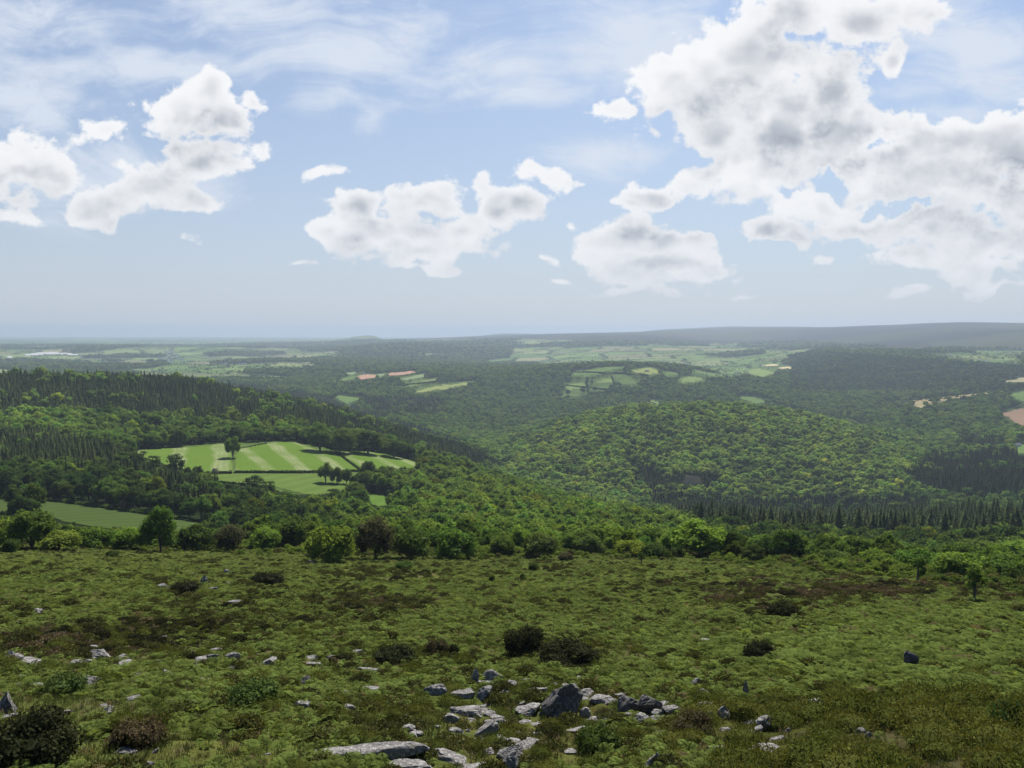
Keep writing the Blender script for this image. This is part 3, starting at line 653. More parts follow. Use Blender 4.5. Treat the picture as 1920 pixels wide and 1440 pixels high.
CONIFER_AREAS = [
 ([(-150,680),(0,686),(330,690),(480,722),(600,742),(700,772),(800,806),(880,835),(955,880),(900,878),(840,862),(760,838),(690,815),(600,803),(480,800),(400,793),(300,782),(150,770),(0,775),(-150,775)], .94),
 ([(-150,800),(0,800),(100,808),(230,842),(320,868),(400,908),(320,906),(230,888),(100,880),(-150,880)], .95),
 ([(280,885),(380,902),(440,910),(480,925),(560,940),(640,940),(705,955),(705,985),(600,980),(480,955),(300,930)], .75),
 ([(1215,915),(1370,945),(1440,935),(1727,940),(1760,965),(1960,975),(1960,1026),(1640,1020),(1480,1015),(1315,1010),(1290,970),(1220,950)], .82),
 ([(1695,890),(1750,852),(1960,838),(1960,925),(1820,938),(1735,918)], .96),
 ([(1790,815),(1890,812),(1890,838),(1800,838)], .8), ([(1168,845),(1205,845),(1235,888),(1345,893),(1335,918),(1190,908)], .85),
 ([(675,745),(830,748),(840,778),(700,778)], .85), ([(1060,690),(1180,680),(1200,690),(1080,700)], .3), ([(1330,905),(1480,890),(1480,935),(1340,945)], .10), ([(820,940),(900,940),(900,990),(820,990)], .3)]
BRIGHT_AREAS = [[(1400,985),(1930,985),(1930,1110),(1400,1060)],[(0,742),(150,742),(170,775),(0,778)], [(0,795),(90,790),(180,800),(260,812),(240,840),(120,820),(0,812)], [(740,870),(1100,900),(1200,960),(1000,985),(700,960)], [(960,940),(1300,985),(1300,1020),(960,1010)]]
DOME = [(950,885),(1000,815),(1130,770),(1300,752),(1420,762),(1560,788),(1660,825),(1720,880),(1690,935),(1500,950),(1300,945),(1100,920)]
DARK_AREAS = [[(1290,930),(1930,930),(1930,1030),(1640,1022),(1290,1012)], [(1695,890),(1750,852),(1960,838),(1960,925),(1820,938),(1735,918)],[(0,880),(240,900),(400,930),(560,950),(680,975),(680,1010),(400,995),(250,950),(0,960)], [(560,800),(760,830),(790,860),(640,850)], [(1480,655),(1930,690),(1930,735),(1480,735)]]  # dark stands; the last area is cloud shadow on the right ridge, painted as tint
def rings(bands):
    out = []
    for r0, r1, s in bands:
        r = r0
        while r < r1:
            n = int(2 * math.radians(45) * r / s); th = (np.arange(n) + RNG.uniform(-.45, .45, n)) / n * 2 * math.radians(45) - math.radians(45)
            rr = r + RNG.uniform(-.45, .45, n) * s; out.append(np.stack([rr * np.sin(th), rr * np.cos(th), np.full(n, s)], 1)); r += s * .9
    return np.concatenate(out)
def candidates():
    a = rings(((150, 330, 6.2), (330, 800, 7.8), (800, 1700, 9.0), (1700, 3000, 10.5), (3000, 4700, 13.0), (4700, 9000, 26.0)))
    b = rings(((400, 1500, 5.0), (1500, 2600, 6.5)))
    c = rings(((4700, 7200, 15.0),))
    return np.concatenate([np.c_[a, np.zeros(len(a))], np.c_[b, np.ones(len(b))], np.c_[c, np.full(len(c), 2)]])
def plant_woods():
    P = candidates(); x, y, s, onlyc = P.T; r = np.hypot(x, y); z = height(x, y)
    i, j, u, v = gidx(x, y); ii = np.where(u > .5, i + 1, i); jj = np.where(v > .5, j + 1, j)
    px, py = project(x, y, z); pyc = project(x, y, z + 7)[1]
    edge = EDGE[jj]
    f = FPOLY[ii, jj]; sc = SCR[ii, jj]
    # keep crowns off the fields: look a little way round too
    onf = f >= 0
    for dx, dy in ((4, 0), (-4, 0), (0, 4), (0, -4)):
        a, b, _, _ = gidx(x + dx * np.maximum(1, r / 900), y + dy * np.maximum(1, r / 900)); onf |= FPOLY[a, b] >= 0
    farm = farm_share(px, py, r, x, y); idn, ed = patches(x, y, r)
    hedge = (ed < np.clip(2.5 + r / 1100, 4, 9)) & (RNG.random(len(x)) < .85) & ((r < 4700) | (onlyc == 2))
    wood = np.where((r > 2500) & (farm > .5), hedge, True)
    wood &= (onlyc < 2) | hedge; wood &= ~(moorland(px, py, r)); hedgerow = hedge & (farm > .5) & (r > 2500); wood &= ~onf; wood &= (r > edge * 1.12)
    wood &= ~sc | (RNG.random(len(x)) < .10)
    # the lane on the left, and gaps
    wood &= ~inpoly(px, py, [(34,962),(36,938),(44,932),(56,938),(50,962)])
    # out of sight behind rises: leave out
    vis = (z + 16) / r >= RUN[ii, jj] - .004
    hid = (z + 16) / r < PREV[np.maximum(ii - 1, 0), jj] - .004
    wood &= ~hid
    x, y, z, r, px, py, pyc, s, onlyc, hedgerow = [q[wood] for q in (x, y, z, r, px, py, pyc, s, onlyc, hedgerow)]
    n = len(x); con = np.zeros(n)
    for poly, pr in CONIFER_AREAS: con = np.maximum(con, inpoly(px, pyc, poly) * pr)
    area = con > 0; con = np.where(area, con + (fbm(x / 55, y / 55, 2, 71) - .5) * .6, (fbm(x / 70, y / 70, 3, 72) > .70) * .35)
    con = np.where(r > 2900, con * .5, con)
    roll = RNG.random(n) < con; is_c = np.where(onlyc == 1, True, (onlyc == 0) & roll & (r <= 2600) & ~area)
    gone = np.where(onlyc == 1, ~(area & roll), area & (r > 400) & (r < 2600) & roll)
    sm = sstep(r, 230, 420)                                      # scrubby and low at the moor edge, tall beyond
    size = RNG.uniform(.72, 1.22, n) * (.50 + .50 * sm) * np.where(s > 20, np.where(farm_share(px, py, r, x, y) > .5, .95, 1.9), np.where(s > 12, 1.35, np.where(s > 10, 1.22, np.where(s > 8.5, 1.16, 1.04))))
    size = np.where(is_c, np.clip(RNG.uniform(.62, 1.30, n) * (.5 + .5 * sm), .45, 1.3) * RNG.uniform(.75, 1.08, n), size)
    size = np.where(is_c & (r > 380), size * np.where((px < 980) & (r < 1500), .62, np.where((px > 1250) & (r < 780), .95, .74)), size)
    low = (px < 470) & (r < 335); size = np.where(low, size * .62, size)
    drop = (r < 420) & is_c & (px > 700); is_c = is_c & ~drop
    size = np.where(hedgerow, RNG.uniform(.35, .75, n), size); is_c = is_c & ~hedgerow
    # nothing grows up in front of the open fields
    def in_the_way():
        hgt = np.where(is_c, 18.5, 10.5) * size; pyt = project(x, y, z + hgt)[1]; pym = project(x, y, z + hgt * .6)[1]; cv = np.zeros(n, bool)
        for k_, (nm, poly, c_) in enumerate(FIELDS):
            g_ = FPOLY == k_
            if g_.any(): cv |= (inpoly(px, pyt, poly) | inpoly(px, pym, poly)) & (r < float(np.median(GR[g_])) + 20)
        return cv, pyt
    for shrink in (.72, .65, .6):
        cover, pyt = in_the_way(); size = np.where(cover, size * shrink, size)
    cover, pyt = in_the_way()
    cover |= inpoly(px, py, [(237,850),(350,836),(430,829),(560,828),(640,846),(806,872),(740,884),(660,900),(655,922),(570,928),(395,903),(380,886)])
    cover |= inpoly(px, pyt, [(1278,885),(1316,885),(1318,918),(1276,918)]) & (r > 780) & (r < 935)
    cover &= RNG.random(n) < .93
    cover |= gone
    # tints
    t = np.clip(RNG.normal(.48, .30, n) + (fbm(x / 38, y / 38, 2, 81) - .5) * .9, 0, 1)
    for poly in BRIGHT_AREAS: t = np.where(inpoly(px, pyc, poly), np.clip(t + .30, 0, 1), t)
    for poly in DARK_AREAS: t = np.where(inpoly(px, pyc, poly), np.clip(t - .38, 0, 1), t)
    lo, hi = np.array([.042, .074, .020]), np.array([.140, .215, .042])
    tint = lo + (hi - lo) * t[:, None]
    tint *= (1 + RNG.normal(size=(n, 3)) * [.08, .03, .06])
    tint = tint * ((1 + .55 * sstep(r, 650, 1050)) * (1 - .26 * sstep(r, 1450, 1900)) * np.where(inpoly(px, pyc, DARK_AREAS[-1]), .8, 1.0))[:, None]  # woods behind the dome and the right ridge tinted darker in place of shade
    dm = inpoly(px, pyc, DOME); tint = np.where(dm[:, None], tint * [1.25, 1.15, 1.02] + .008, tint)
    yel = RNG.random(n) < .06; tint[yel] *= [1.35, 1.15, .8]
    tc = np.array([.032, .050, .020]) + (np.array([.105, .128, .046]) - np.array([.032, .050, .020])) * np.clip(t + .1, 0, 1)[:, None]
    tc = tc * (1 + .35 * ((px < 980) & (pyc < 850)))[:, None]
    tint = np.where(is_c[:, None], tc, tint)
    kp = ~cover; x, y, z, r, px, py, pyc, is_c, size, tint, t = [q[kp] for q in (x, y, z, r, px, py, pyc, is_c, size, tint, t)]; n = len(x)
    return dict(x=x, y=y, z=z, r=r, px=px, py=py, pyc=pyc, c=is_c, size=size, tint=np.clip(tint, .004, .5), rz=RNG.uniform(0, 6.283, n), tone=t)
T = plant_woods()
# which trees show largest: paint them front to back on a coarse picture
def shown_area(T):
    n = len(T['x']); area = np.zeros(n); W_, H_ = 960, 720; buf = np.zeros((H_, W_), bool)
    idx = np.where((T['r'] < 1500) & (np.abs(T['px'] - 960) < 1010))[0]; idx = idx[np.argsort(T['r'][idx])]
    rr = {}
    for i in idx:
        r, s = T['r'][i], T['size'][i]; c = T['c'][i]
        h = (18.5 if c else 10.5) * s; w = (2.6 if c else 4.9) * s
        k = FPX / r * .5; a = T['px'][i] * .5; b = T['py'][i] * .5 - h * k
        x0, x1, y0, y1 = int(a - w * k), int(a + w * k) + 1, int(b), int(b + h * k * .9) + 1
        x0, x1, y0, y1 = max(x0, 0), min(x1, W_), max(y0, 0), min(y1, H_)
        if x1 <= x0 or y1 <= y0: continue
        yy = (np.arange(y0, y1) - b) / max(h * k * .9, .5); xx = np.abs(np.arange(x0, x1) + .5 - a) / max(w * k, .5)
        m = (xx[None, :] < (yy[:, None] * 1.0 + .1)) if c else (xx[None, :] ** 2 + ((yy[:, None] - .5) * 2) ** 2 < 1)
        sub = buf[y0:y1, x0:x1]; area[i] = (m & ~sub).sum(); sub |= m
    return area
AREA = shown_area(T)

def proto_holder(meshes):
    hs = []
    for me in meshes: hs.append(bpy.data.objects.new(me.name + '_pattern', me))
    return hs
def scatter(name, pts, rot, scale, idx, tint, meshes, label, zscale=None):
    """one object that repeats the given meshes at many points"""
    n = len(pts); me = bpy.data.meshes.new(name); me.vertices.add(n); me.vertices.foreach_set('co', np.asarray(pts, np.float32).ravel())
    def at(nm, ty, arr, key):
        a = me.attributes.new(nm, ty, 'POINT'); a.data.foreach_set(key, np.ascontiguousarray(arr).ravel())
    at('rot', 'FLOAT_VECTOR', np.asarray(rot, np.float32), 'vector'); at('scl', 'FLOAT_VECTOR', np.asarray(scale, np.float32), 'vector')
    at('kind_index', 'INT', np.asarray(idx, np.int32), 'value'); at('tint', 'FLOAT_VECTOR', np.asarray(tint, np.float32), 'vector')
    o = obj(name, me, kind='stuff', label=label)
    g = bpy.data.node_groups.new(name + '_spread', 'GeometryNodeTree')
    g.interface.new_socket('Geometry', in_out='INPUT', socket_type='NodeSocketGeometry'); g.interface.new_socket('Geometry', in_out='OUTPUT', socket_type='NodeSocketGeometry')
    nd, lk = g.nodes, g.links; gi, go = nd.new('NodeGroupInput'), nd.new('NodeGroupOutput')
    jn = nd.new('GeometryNodeJoinGeometry')
    for h in reversed(proto_holder(meshes)):
        oi = nd.new('GeometryNodeObjectInfo'); oi.inputs['Object'].default_value = h; oi.inputs['As Instance'].default_value = False
        ti = nd.new('GeometryNodeGeometryToInstance'); lk.new(oi.outputs['Geometry'], ti.inputs[0]); lk.new(ti.outputs[0], jn.inputs[0])
    ip = nd.new('GeometryNodeInstanceOnPoints'); ip.inputs['Pick Instance'].default_value = True
    lk.new(gi.outputs[0], ip.inputs['Points']); lk.new(jn.outputs[0], ip.inputs['Instance'])
    def na(nm, ty):
        q = nd.new('GeometryNodeInputNamedAttribute'); q.data_type = ty; q.inputs['Name'].default_value = nm; return q.outputs[0]
    e2r = nd.new('FunctionNodeEulerToRotation'); lk.new(na('rot', 'FLOAT_VECTOR'), e2r.inputs[0])
    lk.new(na('kind_index', 'INT'), ip.inputs['Instance Index']); lk.new(e2r.outputs[0], ip.inputs['Rotation']); lk.new(na('scl', 'FLOAT_VECTOR'), ip.inputs['Scale'])
    lk.new(ip.outputs[0], go.inputs[0])
    md = o.modifiers.new('spread', 'NODES'); md.node_group = g; return o

def zone_words(px, pyc, r, con):
    if con:
        if r < 430: return 'below the moor edge', 'conifers below the moor edge'
        if px < 420 and pyc > 780: return 'on the slope left of the hay fields', 'conifers on the slope left of the hay fields'
        if px < 760 and pyc > 880: return 'in the dark belt before the meadow', 'conifers in the dark belt before the meadow'
        if px < 960 and pyc < 880: return 'on the left hill above the hay fields', 'conifers on the left hill'
        if px > 1650 and pyc < 945: return 'in the plantation on the far right slope', 'conifers in the right plantation'
        if px > 1200: return 'in the long belt under the wooded dome', 'conifers in the belt under the dome'
        return 'among broadleaf crowns in the middle wood', 'conifers in the middle wood'
    if px < 420 and r < 330: return 'at the moor edge before the pasture', 'trees between the moor and the dull pasture'
    if px < 620 and pyc > 870: return 'in the wood between pasture and meadow', 'trees between the pasture and the meadow'
    if px < 960 and pyc < 870: return 'under the left hill behind the hay fields', 'trees behind the hay fields'
    if r < 300: return ('close behind the moor edge in the middle', 'trees close behind the moor edge') if px < 1300 else ('on the slope right of the moor', 'trees on the bright right slope')
    if px < 960: return 'in the wood right of the green meadow', 'trees in the wood right of the meadow'
    if px < 1350: return 'in the wood before the dome', 'trees in the middle wood'
    return 'in the wood below the right conifer belt', 'trees below the right conifer belt'
def tone_word(t): return 'bright yellow green' if t > .66 else ('mid green' if t > .36 else 'dark green')
LONE = []                                                       # trees placed by hand below
def plant_individuals():
    taken = np.zeros(len(T['x']), bool)
    T['z'] = T['z'] - np.where((T['r'] < 340) & ~T['c'], 1.5 * T['size'], 0)
    for con, cap in ((False, 262), (True, 296)):
        k = np.where((T['c'] == con) & (AREA > 3))[0]; k = k[np.argsort(-AREA[k])][:cap]
        for q, i in enumerate(k):
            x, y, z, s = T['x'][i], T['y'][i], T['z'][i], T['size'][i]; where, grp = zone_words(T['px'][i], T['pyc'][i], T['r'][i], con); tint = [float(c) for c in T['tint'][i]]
            tw = tone_word(T['tone'][i])
            if con:
                lab = ('pale green' if T['tone'][i] > .6 else 'dark green') + ' pointed conifer ' + where
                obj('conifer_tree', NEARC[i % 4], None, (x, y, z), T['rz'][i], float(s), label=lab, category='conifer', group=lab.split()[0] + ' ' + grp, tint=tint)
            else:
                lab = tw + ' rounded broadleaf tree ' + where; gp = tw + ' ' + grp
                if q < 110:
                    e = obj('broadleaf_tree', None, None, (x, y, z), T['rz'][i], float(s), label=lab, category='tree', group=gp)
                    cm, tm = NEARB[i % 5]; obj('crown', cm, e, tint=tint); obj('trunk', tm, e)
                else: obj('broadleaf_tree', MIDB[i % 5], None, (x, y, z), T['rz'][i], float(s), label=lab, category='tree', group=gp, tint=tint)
        taken[k] = True
    return taken
TAKEN = plant_individuals()
def plant_masses():
    rest = ~TAKEN; n = len(T['x'])
    for con, name, lab in ((False, 'broadleaf_woods', 'unbroken broadleaf woods covering the valley, the dome and far hills'), (True, 'conifer_woods', 'massed conifers of the plantations on the hills beyond the near trees')):
        near_p, far_p = (MIDB, FARB) if not con else (NEARC[:2], FARC)
        k = rest & (T['c'] == con); pool = near_p + far_p; nn = len(near_p)
        r = T['r'][k]; m = int(k.sum()); rnd = RNG.integers(0, 1000, m)
        idx = np.where(r < (900 if not con else 800), rnd % nn, nn + rnd % len(far_p))
        s = T['size'][k]; sc3 = np.stack([s * RNG.uniform(.9, 1.15, m), s * RNG.uniform(.9, 1.15, m), s * RNG.uniform(.8, 1.15, m)], 1)
        rot = np.zeros((m, 3)); rot[:, 2] = T['rz'][k]
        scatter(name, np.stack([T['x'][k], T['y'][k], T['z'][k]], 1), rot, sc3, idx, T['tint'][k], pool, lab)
    print('trees', n, 'conifers', int(T['c'].sum()))
plant_masses()

# ------------------------------------------------------------------ stones lying on the moor
def rock_mat(name, base, pale, dark):
    m, N = new_mat(name); tc = N.node('ShaderNodeTexCoord').outputs['Object']; oi = N.node('ShaderNodeObjectInfo').outputs['Random']
    p = N.v('ADD', tc, N.v('SCALE', (37.0, 11.0, 23.0), oi))
    a = N.noise(p, 2.2, 6, .65); b = N.noise(p, 9.0, 6, .7); c = N.noise(p, 26.0, 4, .7)
    col = N.mix(N.rng(a, .35, .65), base + (1,), tuple(x * .72 for x in base) + (1,))
    col = N.mix(N.m('MULTIPLY', N.rng(b, .50, .62), .85), col, pale + (1,))
    col = N.mix(N.m('MULTIPLY', N.rng(N.noise(N.v('ADD', p, (5.0, 3.0, 1.0)), 5.0, 7, .72), .55, .66), .85), col, dark + (1,))
    g = N.node('ShaderNodeNewGeometry'); sp = N.node('ShaderNodeSeparateXYZ'); N.put(sp.inputs[0], g.outputs['Normal'])
    moss = N.m('MULTIPLY', N.rng(N.noise(p, 3.1, 4, .6), .60, .70), .7); col = N.mix(moss, col, (.085, .085, .030, 1))
    col = N.mix(1.0, col, N.mix(c, (.7, .7, .7, 1), (1.3, 1.3, 1.3, 1)), 'MULTIPLY')
    bn = N.node('ShaderNodeBump'); bn.inputs['Strength'].default_value = .9; bn.inputs['Distance'].default_value = .10; N.l.new(N.m('ADD', b, N.m('MULTIPLY', c, .4)), bn.inputs['Height'])
    finish(N, bsdf(N, col, .9, bn.outputs[0], .2)); return m
M['rock'] = rock_mat('granite', (.190, .180, .172), (.40, .39, .375), (.050, .045, .042))
M['rockdark'] = rock_mat('dark_granite', (.105, .098, .094), (.25, .245, .235), (.032, .029, .028))
def rock_mesh(seed, w, d, h, style):
    rng = np.random.default_rng(seed); v, f = ICO[4 if w > .7 else 3]; v = v.copy()
    if style in 'bp': cuts = 13
    elif style == 'f': cuts = 9
    else: cuts = 11
    for _ in range(cuts):
        n = unit(rng.normal(size=3) * ([1, 1, .55] if style == 'b' else [1, 1, .8])); o = rng.uniform(.48, .80)
        q = v @ n; over = np.maximum(q - o, 0); v -= over[:, None] * n
    if style == 'f': v[:, 2] = np.minimum(v[:, 2], .55 + .12 * v[:, 0])
    if style == 's': v[:, 2] += .55 * v[:, 0]
    if style == 'p': k = 1 - .55 * np.clip(v[:, 2:3], 0, 1); v[:, :2] *= k; v[:, 0] += .25 * np.clip(v[:, 2], 0, 1)
    n3 = sum(a * np.sin(v @ (rng.normal(size=3) * fr) + rng.uniform(0, 6)) for a, fr in ((.045, 3), (.035, 6), (.030, 11), (.022, 19)))
    q = v @ unit(rng.normal(size=3) + [0, 0, .6]) * rng.uniform(6, 9); n3 = n3 - .05 * np.exp(-((q - np.round(q)) / .14) ** 2) * (1 + np.sin(v @ (rng.normal(size=3) * 4)))
    v *= (1 + n3)[:, None]
    v -= [(v[:, 0].max() + v[:, 0].min()) / 2, (v[:, 1].max() + v[:, 1].min()) / 2, 0]
    v[:, 0] *= w / (v[:, 0].max() - v[:, 0].min()); v[:, 1] *= d / (v[:, 1].max() - v[:, 1].min())
    lo = v[:, 2].min(); v[:, 2] = (v[:, 2] - lo) / (v[:, 2].max() - lo) * h * 1.7 - h * .7
    me = mesh_np('rock', v, f.ravel(), np.full(len(f), 3), [M['rock']], smooth=False); return me
# centre column, foot row, width and height in the survey, look (f flat, b blocky, p pointed, s slanted; capital D dark), own label
ROCKS = [
 (692,1264,56,20,'f',0),(698,1302,48,22,'f',0),(646,1303,20,13,'b',0),(817,1304,48,30,'b',0),(868,1311,44,18,'f',0),(905,1315,34,32,'s',0),(921,1279,46,30,'p',0),(890,1282,17,28,'p',0),(912,1286,36,14,'f',0),
 (992,1278,24,8,'f',0),(1006,1299,50,13,'f',0),(1088,1276,22,11,'b',0),(1040,1288,20,12,'b',0),(1055,1347,74,68,'pD','big dark pointed boulder standing among the middle rocks'),(1098,1307,36,20,'b',0),(1096,1346,20,24,'b',0),(990,1342,46,24,'s',0),
 (1132,1319,52,19,'f',0),(1184,1334,44,36,'bD',0),(1222,1338,42,42,'sD','dark striped upright slab leaning at the right of the middle rocks'),(1266,1336,42,18,'f',0),(1237,1343,28,16,'b',0),(873,1343,60,22,'f',0),(906,1384,54,44,'s','long slanted slab tilting down below the middle rocks'),(845,1357,30,26,'s',0),
 (895,1392,26,15,'p',0),(880,1404,32,13,'f',0),(917,1416,22,16,'b',0),(990,1406,66,30,'b',0),(955,1424,46,32,'s',0),(1092,1379,55,18,'f',0),(1118,1354,16,8,'f',0),(1240,1380,18,14,'b',0),(1072,1415,30,14,'f',0),
 (664,1424,250,32,'f','very long low pale slab lying at the bottom of the moor'),(833,1430,86,36,'b',0),(770,1448,86,26,'b',0),(892,1448,66,22,'b',0),(956,1446,40,36,'p',0),(1226,1440,28,32,'p',0),(773,1374,12,8,'b',0),(855,1375,28,12,'f',0),(655,1330,24,9,'f',0),(685,1345,18,10,'b',0),(927,1234,12,7,'b',0),(1122,1177,13,11,'b',0),
 (1305,1288,22,20,'s',0),(1318,1312,26,26,'s',0),(1326,1334,34,24,'b',0),(1398,1306,14,28,'p',0),(1420,1282,28,11,'s',0),(1440,1369,36,30,'b',0),(1420,1376,20,18,'s',0),(1359,1350,27,26,'p',0),(1333,1352,17,20,'b',0),(1443,1418,78,30,'b','large pale oval rock among the bilberry mounds'),(1343,1405,30,11,'f',0),(1382,1388,20,13,'b',0),
 (1615,1376,18,15,'b',0),(1631,1383,13,13,'b',0),(1676,1366,15,17,'b',0),(1685,1366,11,12,'p',0),(1325,1206,26,12,'b',0),(1305,1188,14,10,'b',0),(1432,1222,20,9,'f',0),(1713,1254,26,32,'pD','dark standing stone sunk in the right bracken'),(1812,1238,14,7,'b',0),(1868,1269,20,10,'b',0),(1345,1266,16,6,'f',0),(1477,1374,10,10,'p',0),(1874,1350,18,11,'s',0),(1612,1420,30,12,'bD',0),(1765,1429,10,6,'b',0),(1355,1316,20,8,'f',0),
 (150,1288,64,30,'b','smooth oval pale boulder at the left above the open grass'),(178,1235,44,26,'b',0),(150,1231,20,17,'b',0),(8,1241,24,20,'b',0),(28,1240,20,16,'b',0),(50,1250,42,22,'b',0),(43,1271,22,6,'f',0),(26,1287,19,9,'b',0),(72,1288,25,9,'f',0),(98,1341,58,10,'f',0),(4,1338,34,38,'sD',0),(14,1354,44,15,'f',0),(9,1425,34,32,'b',0),(30,1433,30,12,'f',0),(233,1414,38,15,'b',0),
 (322,1210,14,8,'b',0),(372,1223,18,7,'f',0),(400,1225,30,14,'s',0),(318,1320,26,13,'b',0),(190,1325,14,7,'b',0),(288,1413,14,12,'s',0),(478,1232,14,9,'b',0),(500,1247,32,14,'s',0),(582,1237,26,10,'b',0),(584,1250,46,9,'f',0),(618,1237,16,10,'b',0),(573,1288,18,20,'pD',0),(432,1255,14,8,'b',0),
 (66,1149,28,11,'b',0),(304,1104,25,12,'b',0),(382,1098,20,18,'p','pointed grey rock of the small cluster at the upper left of the moor'),(418,1098,24,9,'s',0),(362,1079,16,5,'f',0),(426,1077,12,11,'b',0),(440,1133,30,8,'f',0),(397,1107,20,6,'f',0),(583,1061,18,12,'pD',0),(497,1417,16,6,'f',0),(265,1438,35,9,'f',0),
]
MARKS = [('the big dark pointed boulder', 1055, 1320), ('the very long low slab', 664, 1412), ('the twin dark gorse bushes', 1010, 1235), ('the bottom left gorse bush', 70, 1400), ('the dark striped slab', 1222, 1322), ('the large pale oval rock', 1443, 1406),
         ('the smooth oval boulder', 150, 1275), ('the long slanted slab', 906, 1365), ('the upper left rock cluster', 382, 1090), ('the dark standing stone', 1713, 1242)]
used_labels = set()
def uniq(make):
    for extra in range(60):
        l = make(extra)
        if l not in used_labels: used_labels.add(l); return l
    return l
def rock_label(px, py, w, h, st):
    a = w * h
    size = 'sizeable' if a > 1500 else ('middling' if a > 600 else ('small' if a > 200 else 'tiny'))
    shape = {'f': 'flat slab', 'b': 'blocky stone', 'p': 'pointed stone', 's': 'slanted stone'}[st[0]]
    col = 'dark grey' if 'D' in st else 'pale grey'
    ms = sorted(MARKS, key=lambda m: (m[1] - px) ** 2 + (1.6 * (m[2] - py)) ** 2)
    def mk(e):
        m = ms[min(e // 9, 4)]; dx, dy = px - m[1], (py - m[2]) * 1.6
        di = 'right of' if dx > abs(dy) else ('left of' if -dx > abs(dy) else ('in front of' if dy > 0 else 'behind'))
        dist = math.hypot(dx, dy); far = 'close ' if dist < 90 else ('' if dist < 220 else ('some way ' if dist < 420 else 'far '))
        second = ['', ', the next one', ', the third one', ', lower one', ', upper one', ', half buried', ', edged by grass', ', beside ferns', ', beside heather'][e % 9]
        m0 = m[0] if len(second.split()) < 3 else m[0].replace('bottom left ', 'big ').replace('large ', ''); return ' '.join(f'{size} {col} {shape} {far}{di} {m0}{second}'.split()[:16])
    return uniq(mk)
def stray_stones():
    rng = np.random.default_rng(77); out = []
    for cx, cy_, rx, ry, n, lab in ((930, 1350, 330, 62, 64, 'small grey stone half hidden in growth among the middle rocks'), (300, 1270, 280, 66, 36, 'small grey stone half hidden in growth on the left moor'), (1480, 1350, 220, 55, 18, 'small grey stone among bilberry mounds on the right')):
        for _ in range(n):
            px, py = cx + rng.normal() * rx * .55, cy_ + rng.normal() * ry * .55
            if py < 1432 and 5 < px < 1915:
                w = rng.uniform(9, 32); out.append((px, py, w, w * rng.uniform(.3, .75), rng.choice(list('fbps')), lab))
    return out
def lay_rocks():
    for s_ in stray_stones(): ROCKS.append(s_)
    for k, (px, py, w, h, st, lab) in enumerate(ROCKS):
        x, y, z, r = spot(px, py - 1, 18, 170); true = math.sqrt(x * x + y * y + z * z); m = true / FPX
        W_ = w * m; D_ = min(W_ * .75, max(h * m * 1.6, W_ * .35)) if st[0] != 'f' else min(W_ * .6, max(h * m * 1.25, W_ * .15)); el = -z / true
        H_ = max(h * m * .42, (h * m - D_ * el * .75)); D_ = max(D_, .15 * W_); H_ *= 1.12 if st[0] == 'p' else .92
        o = obj('rock', rock_mesh(900 + k, W_, D_, H_, st), None, (x, y + D_ * .35, float(height(np.array([x]), np.array([y + D_ * .35]))[0]) - .02), RNG.uniform(-.25, .25),
                label=lab or rock_label(px, py, w, h, st), category='rock', group='granite rocks strewn over the moor' if not (lab or '').startswith('small grey stone') else lab.replace('stone', 'stones', 1))
        if 'D' in st: o.data.materials[0] = M['rockdark']
lay_rocks()

# ------------------------------------------------------------------ shrubs and small trees standing alone
def ground_at(px, py, dmin=18, dmax=400): return spot(px, py, dmin, dmax)
SHRUB_KINDS = {}
def shrub_proto(kind, i):
    key = (kind, i)
    if key not in SHRUB_KINDS:
        sd_ = 1000 + 17 * i + len(kind)
        if kind == 'gorse': me = broadleaf(sd_, 1.5, 1.15, 30, 200, .055, 1, .55, False, low=.0).mesh('gorse_bush', [M['sprig'], M['bark']])
        elif kind == 'heath': me = broadleaf(sd_, .7, 1.0, 30, 140, .045, 1, .4, False, low=.0).mesh('heather_clump', [M['sprig'], M['bark']])
        elif kind == 'bush': me = broadleaf(sd_, 4.0, 2.4, 36, 130, .15, 1, .35, True, low=.04).mesh('scrub_bush', BMATS)
        elif kind == 'twig': me = broadleaf(sd_, 4.0, 2.2, 44, 150, .10, 1, .7, True, low=.04).mesh('thorn_bush', BMATS)
        elif kind == 'sapling': me = broadleaf(sd_, 3.0, .75, 16, 60, .10, 1, .8, True).mesh('sapling', BMATS)
        SHRUB_KINDS[key] = me
    return SHRUB_KINDS[key]
DIM = {'gorse': (2.5, 1.45), 'heath': (2.1, .68), 'bush': (5.0, 3.9), 'twig': (4.6, 3.9), 'sapling': (1.6, 2.9)}
GREENS = {'lime': (.135,.205,.036), 'leaf': (.090,.145,.032), 'deep': (.064,.100,.028), 'olive': (.088,.128,.034), 'brown': (.078,.080,.042), 'black': (.030,.032,.016), 'grey': (.060,.072,.040), 'heath': (.034,.034,.020), 'gold': (.155,.195,.032), 'rust': (.074,.064,.034)}
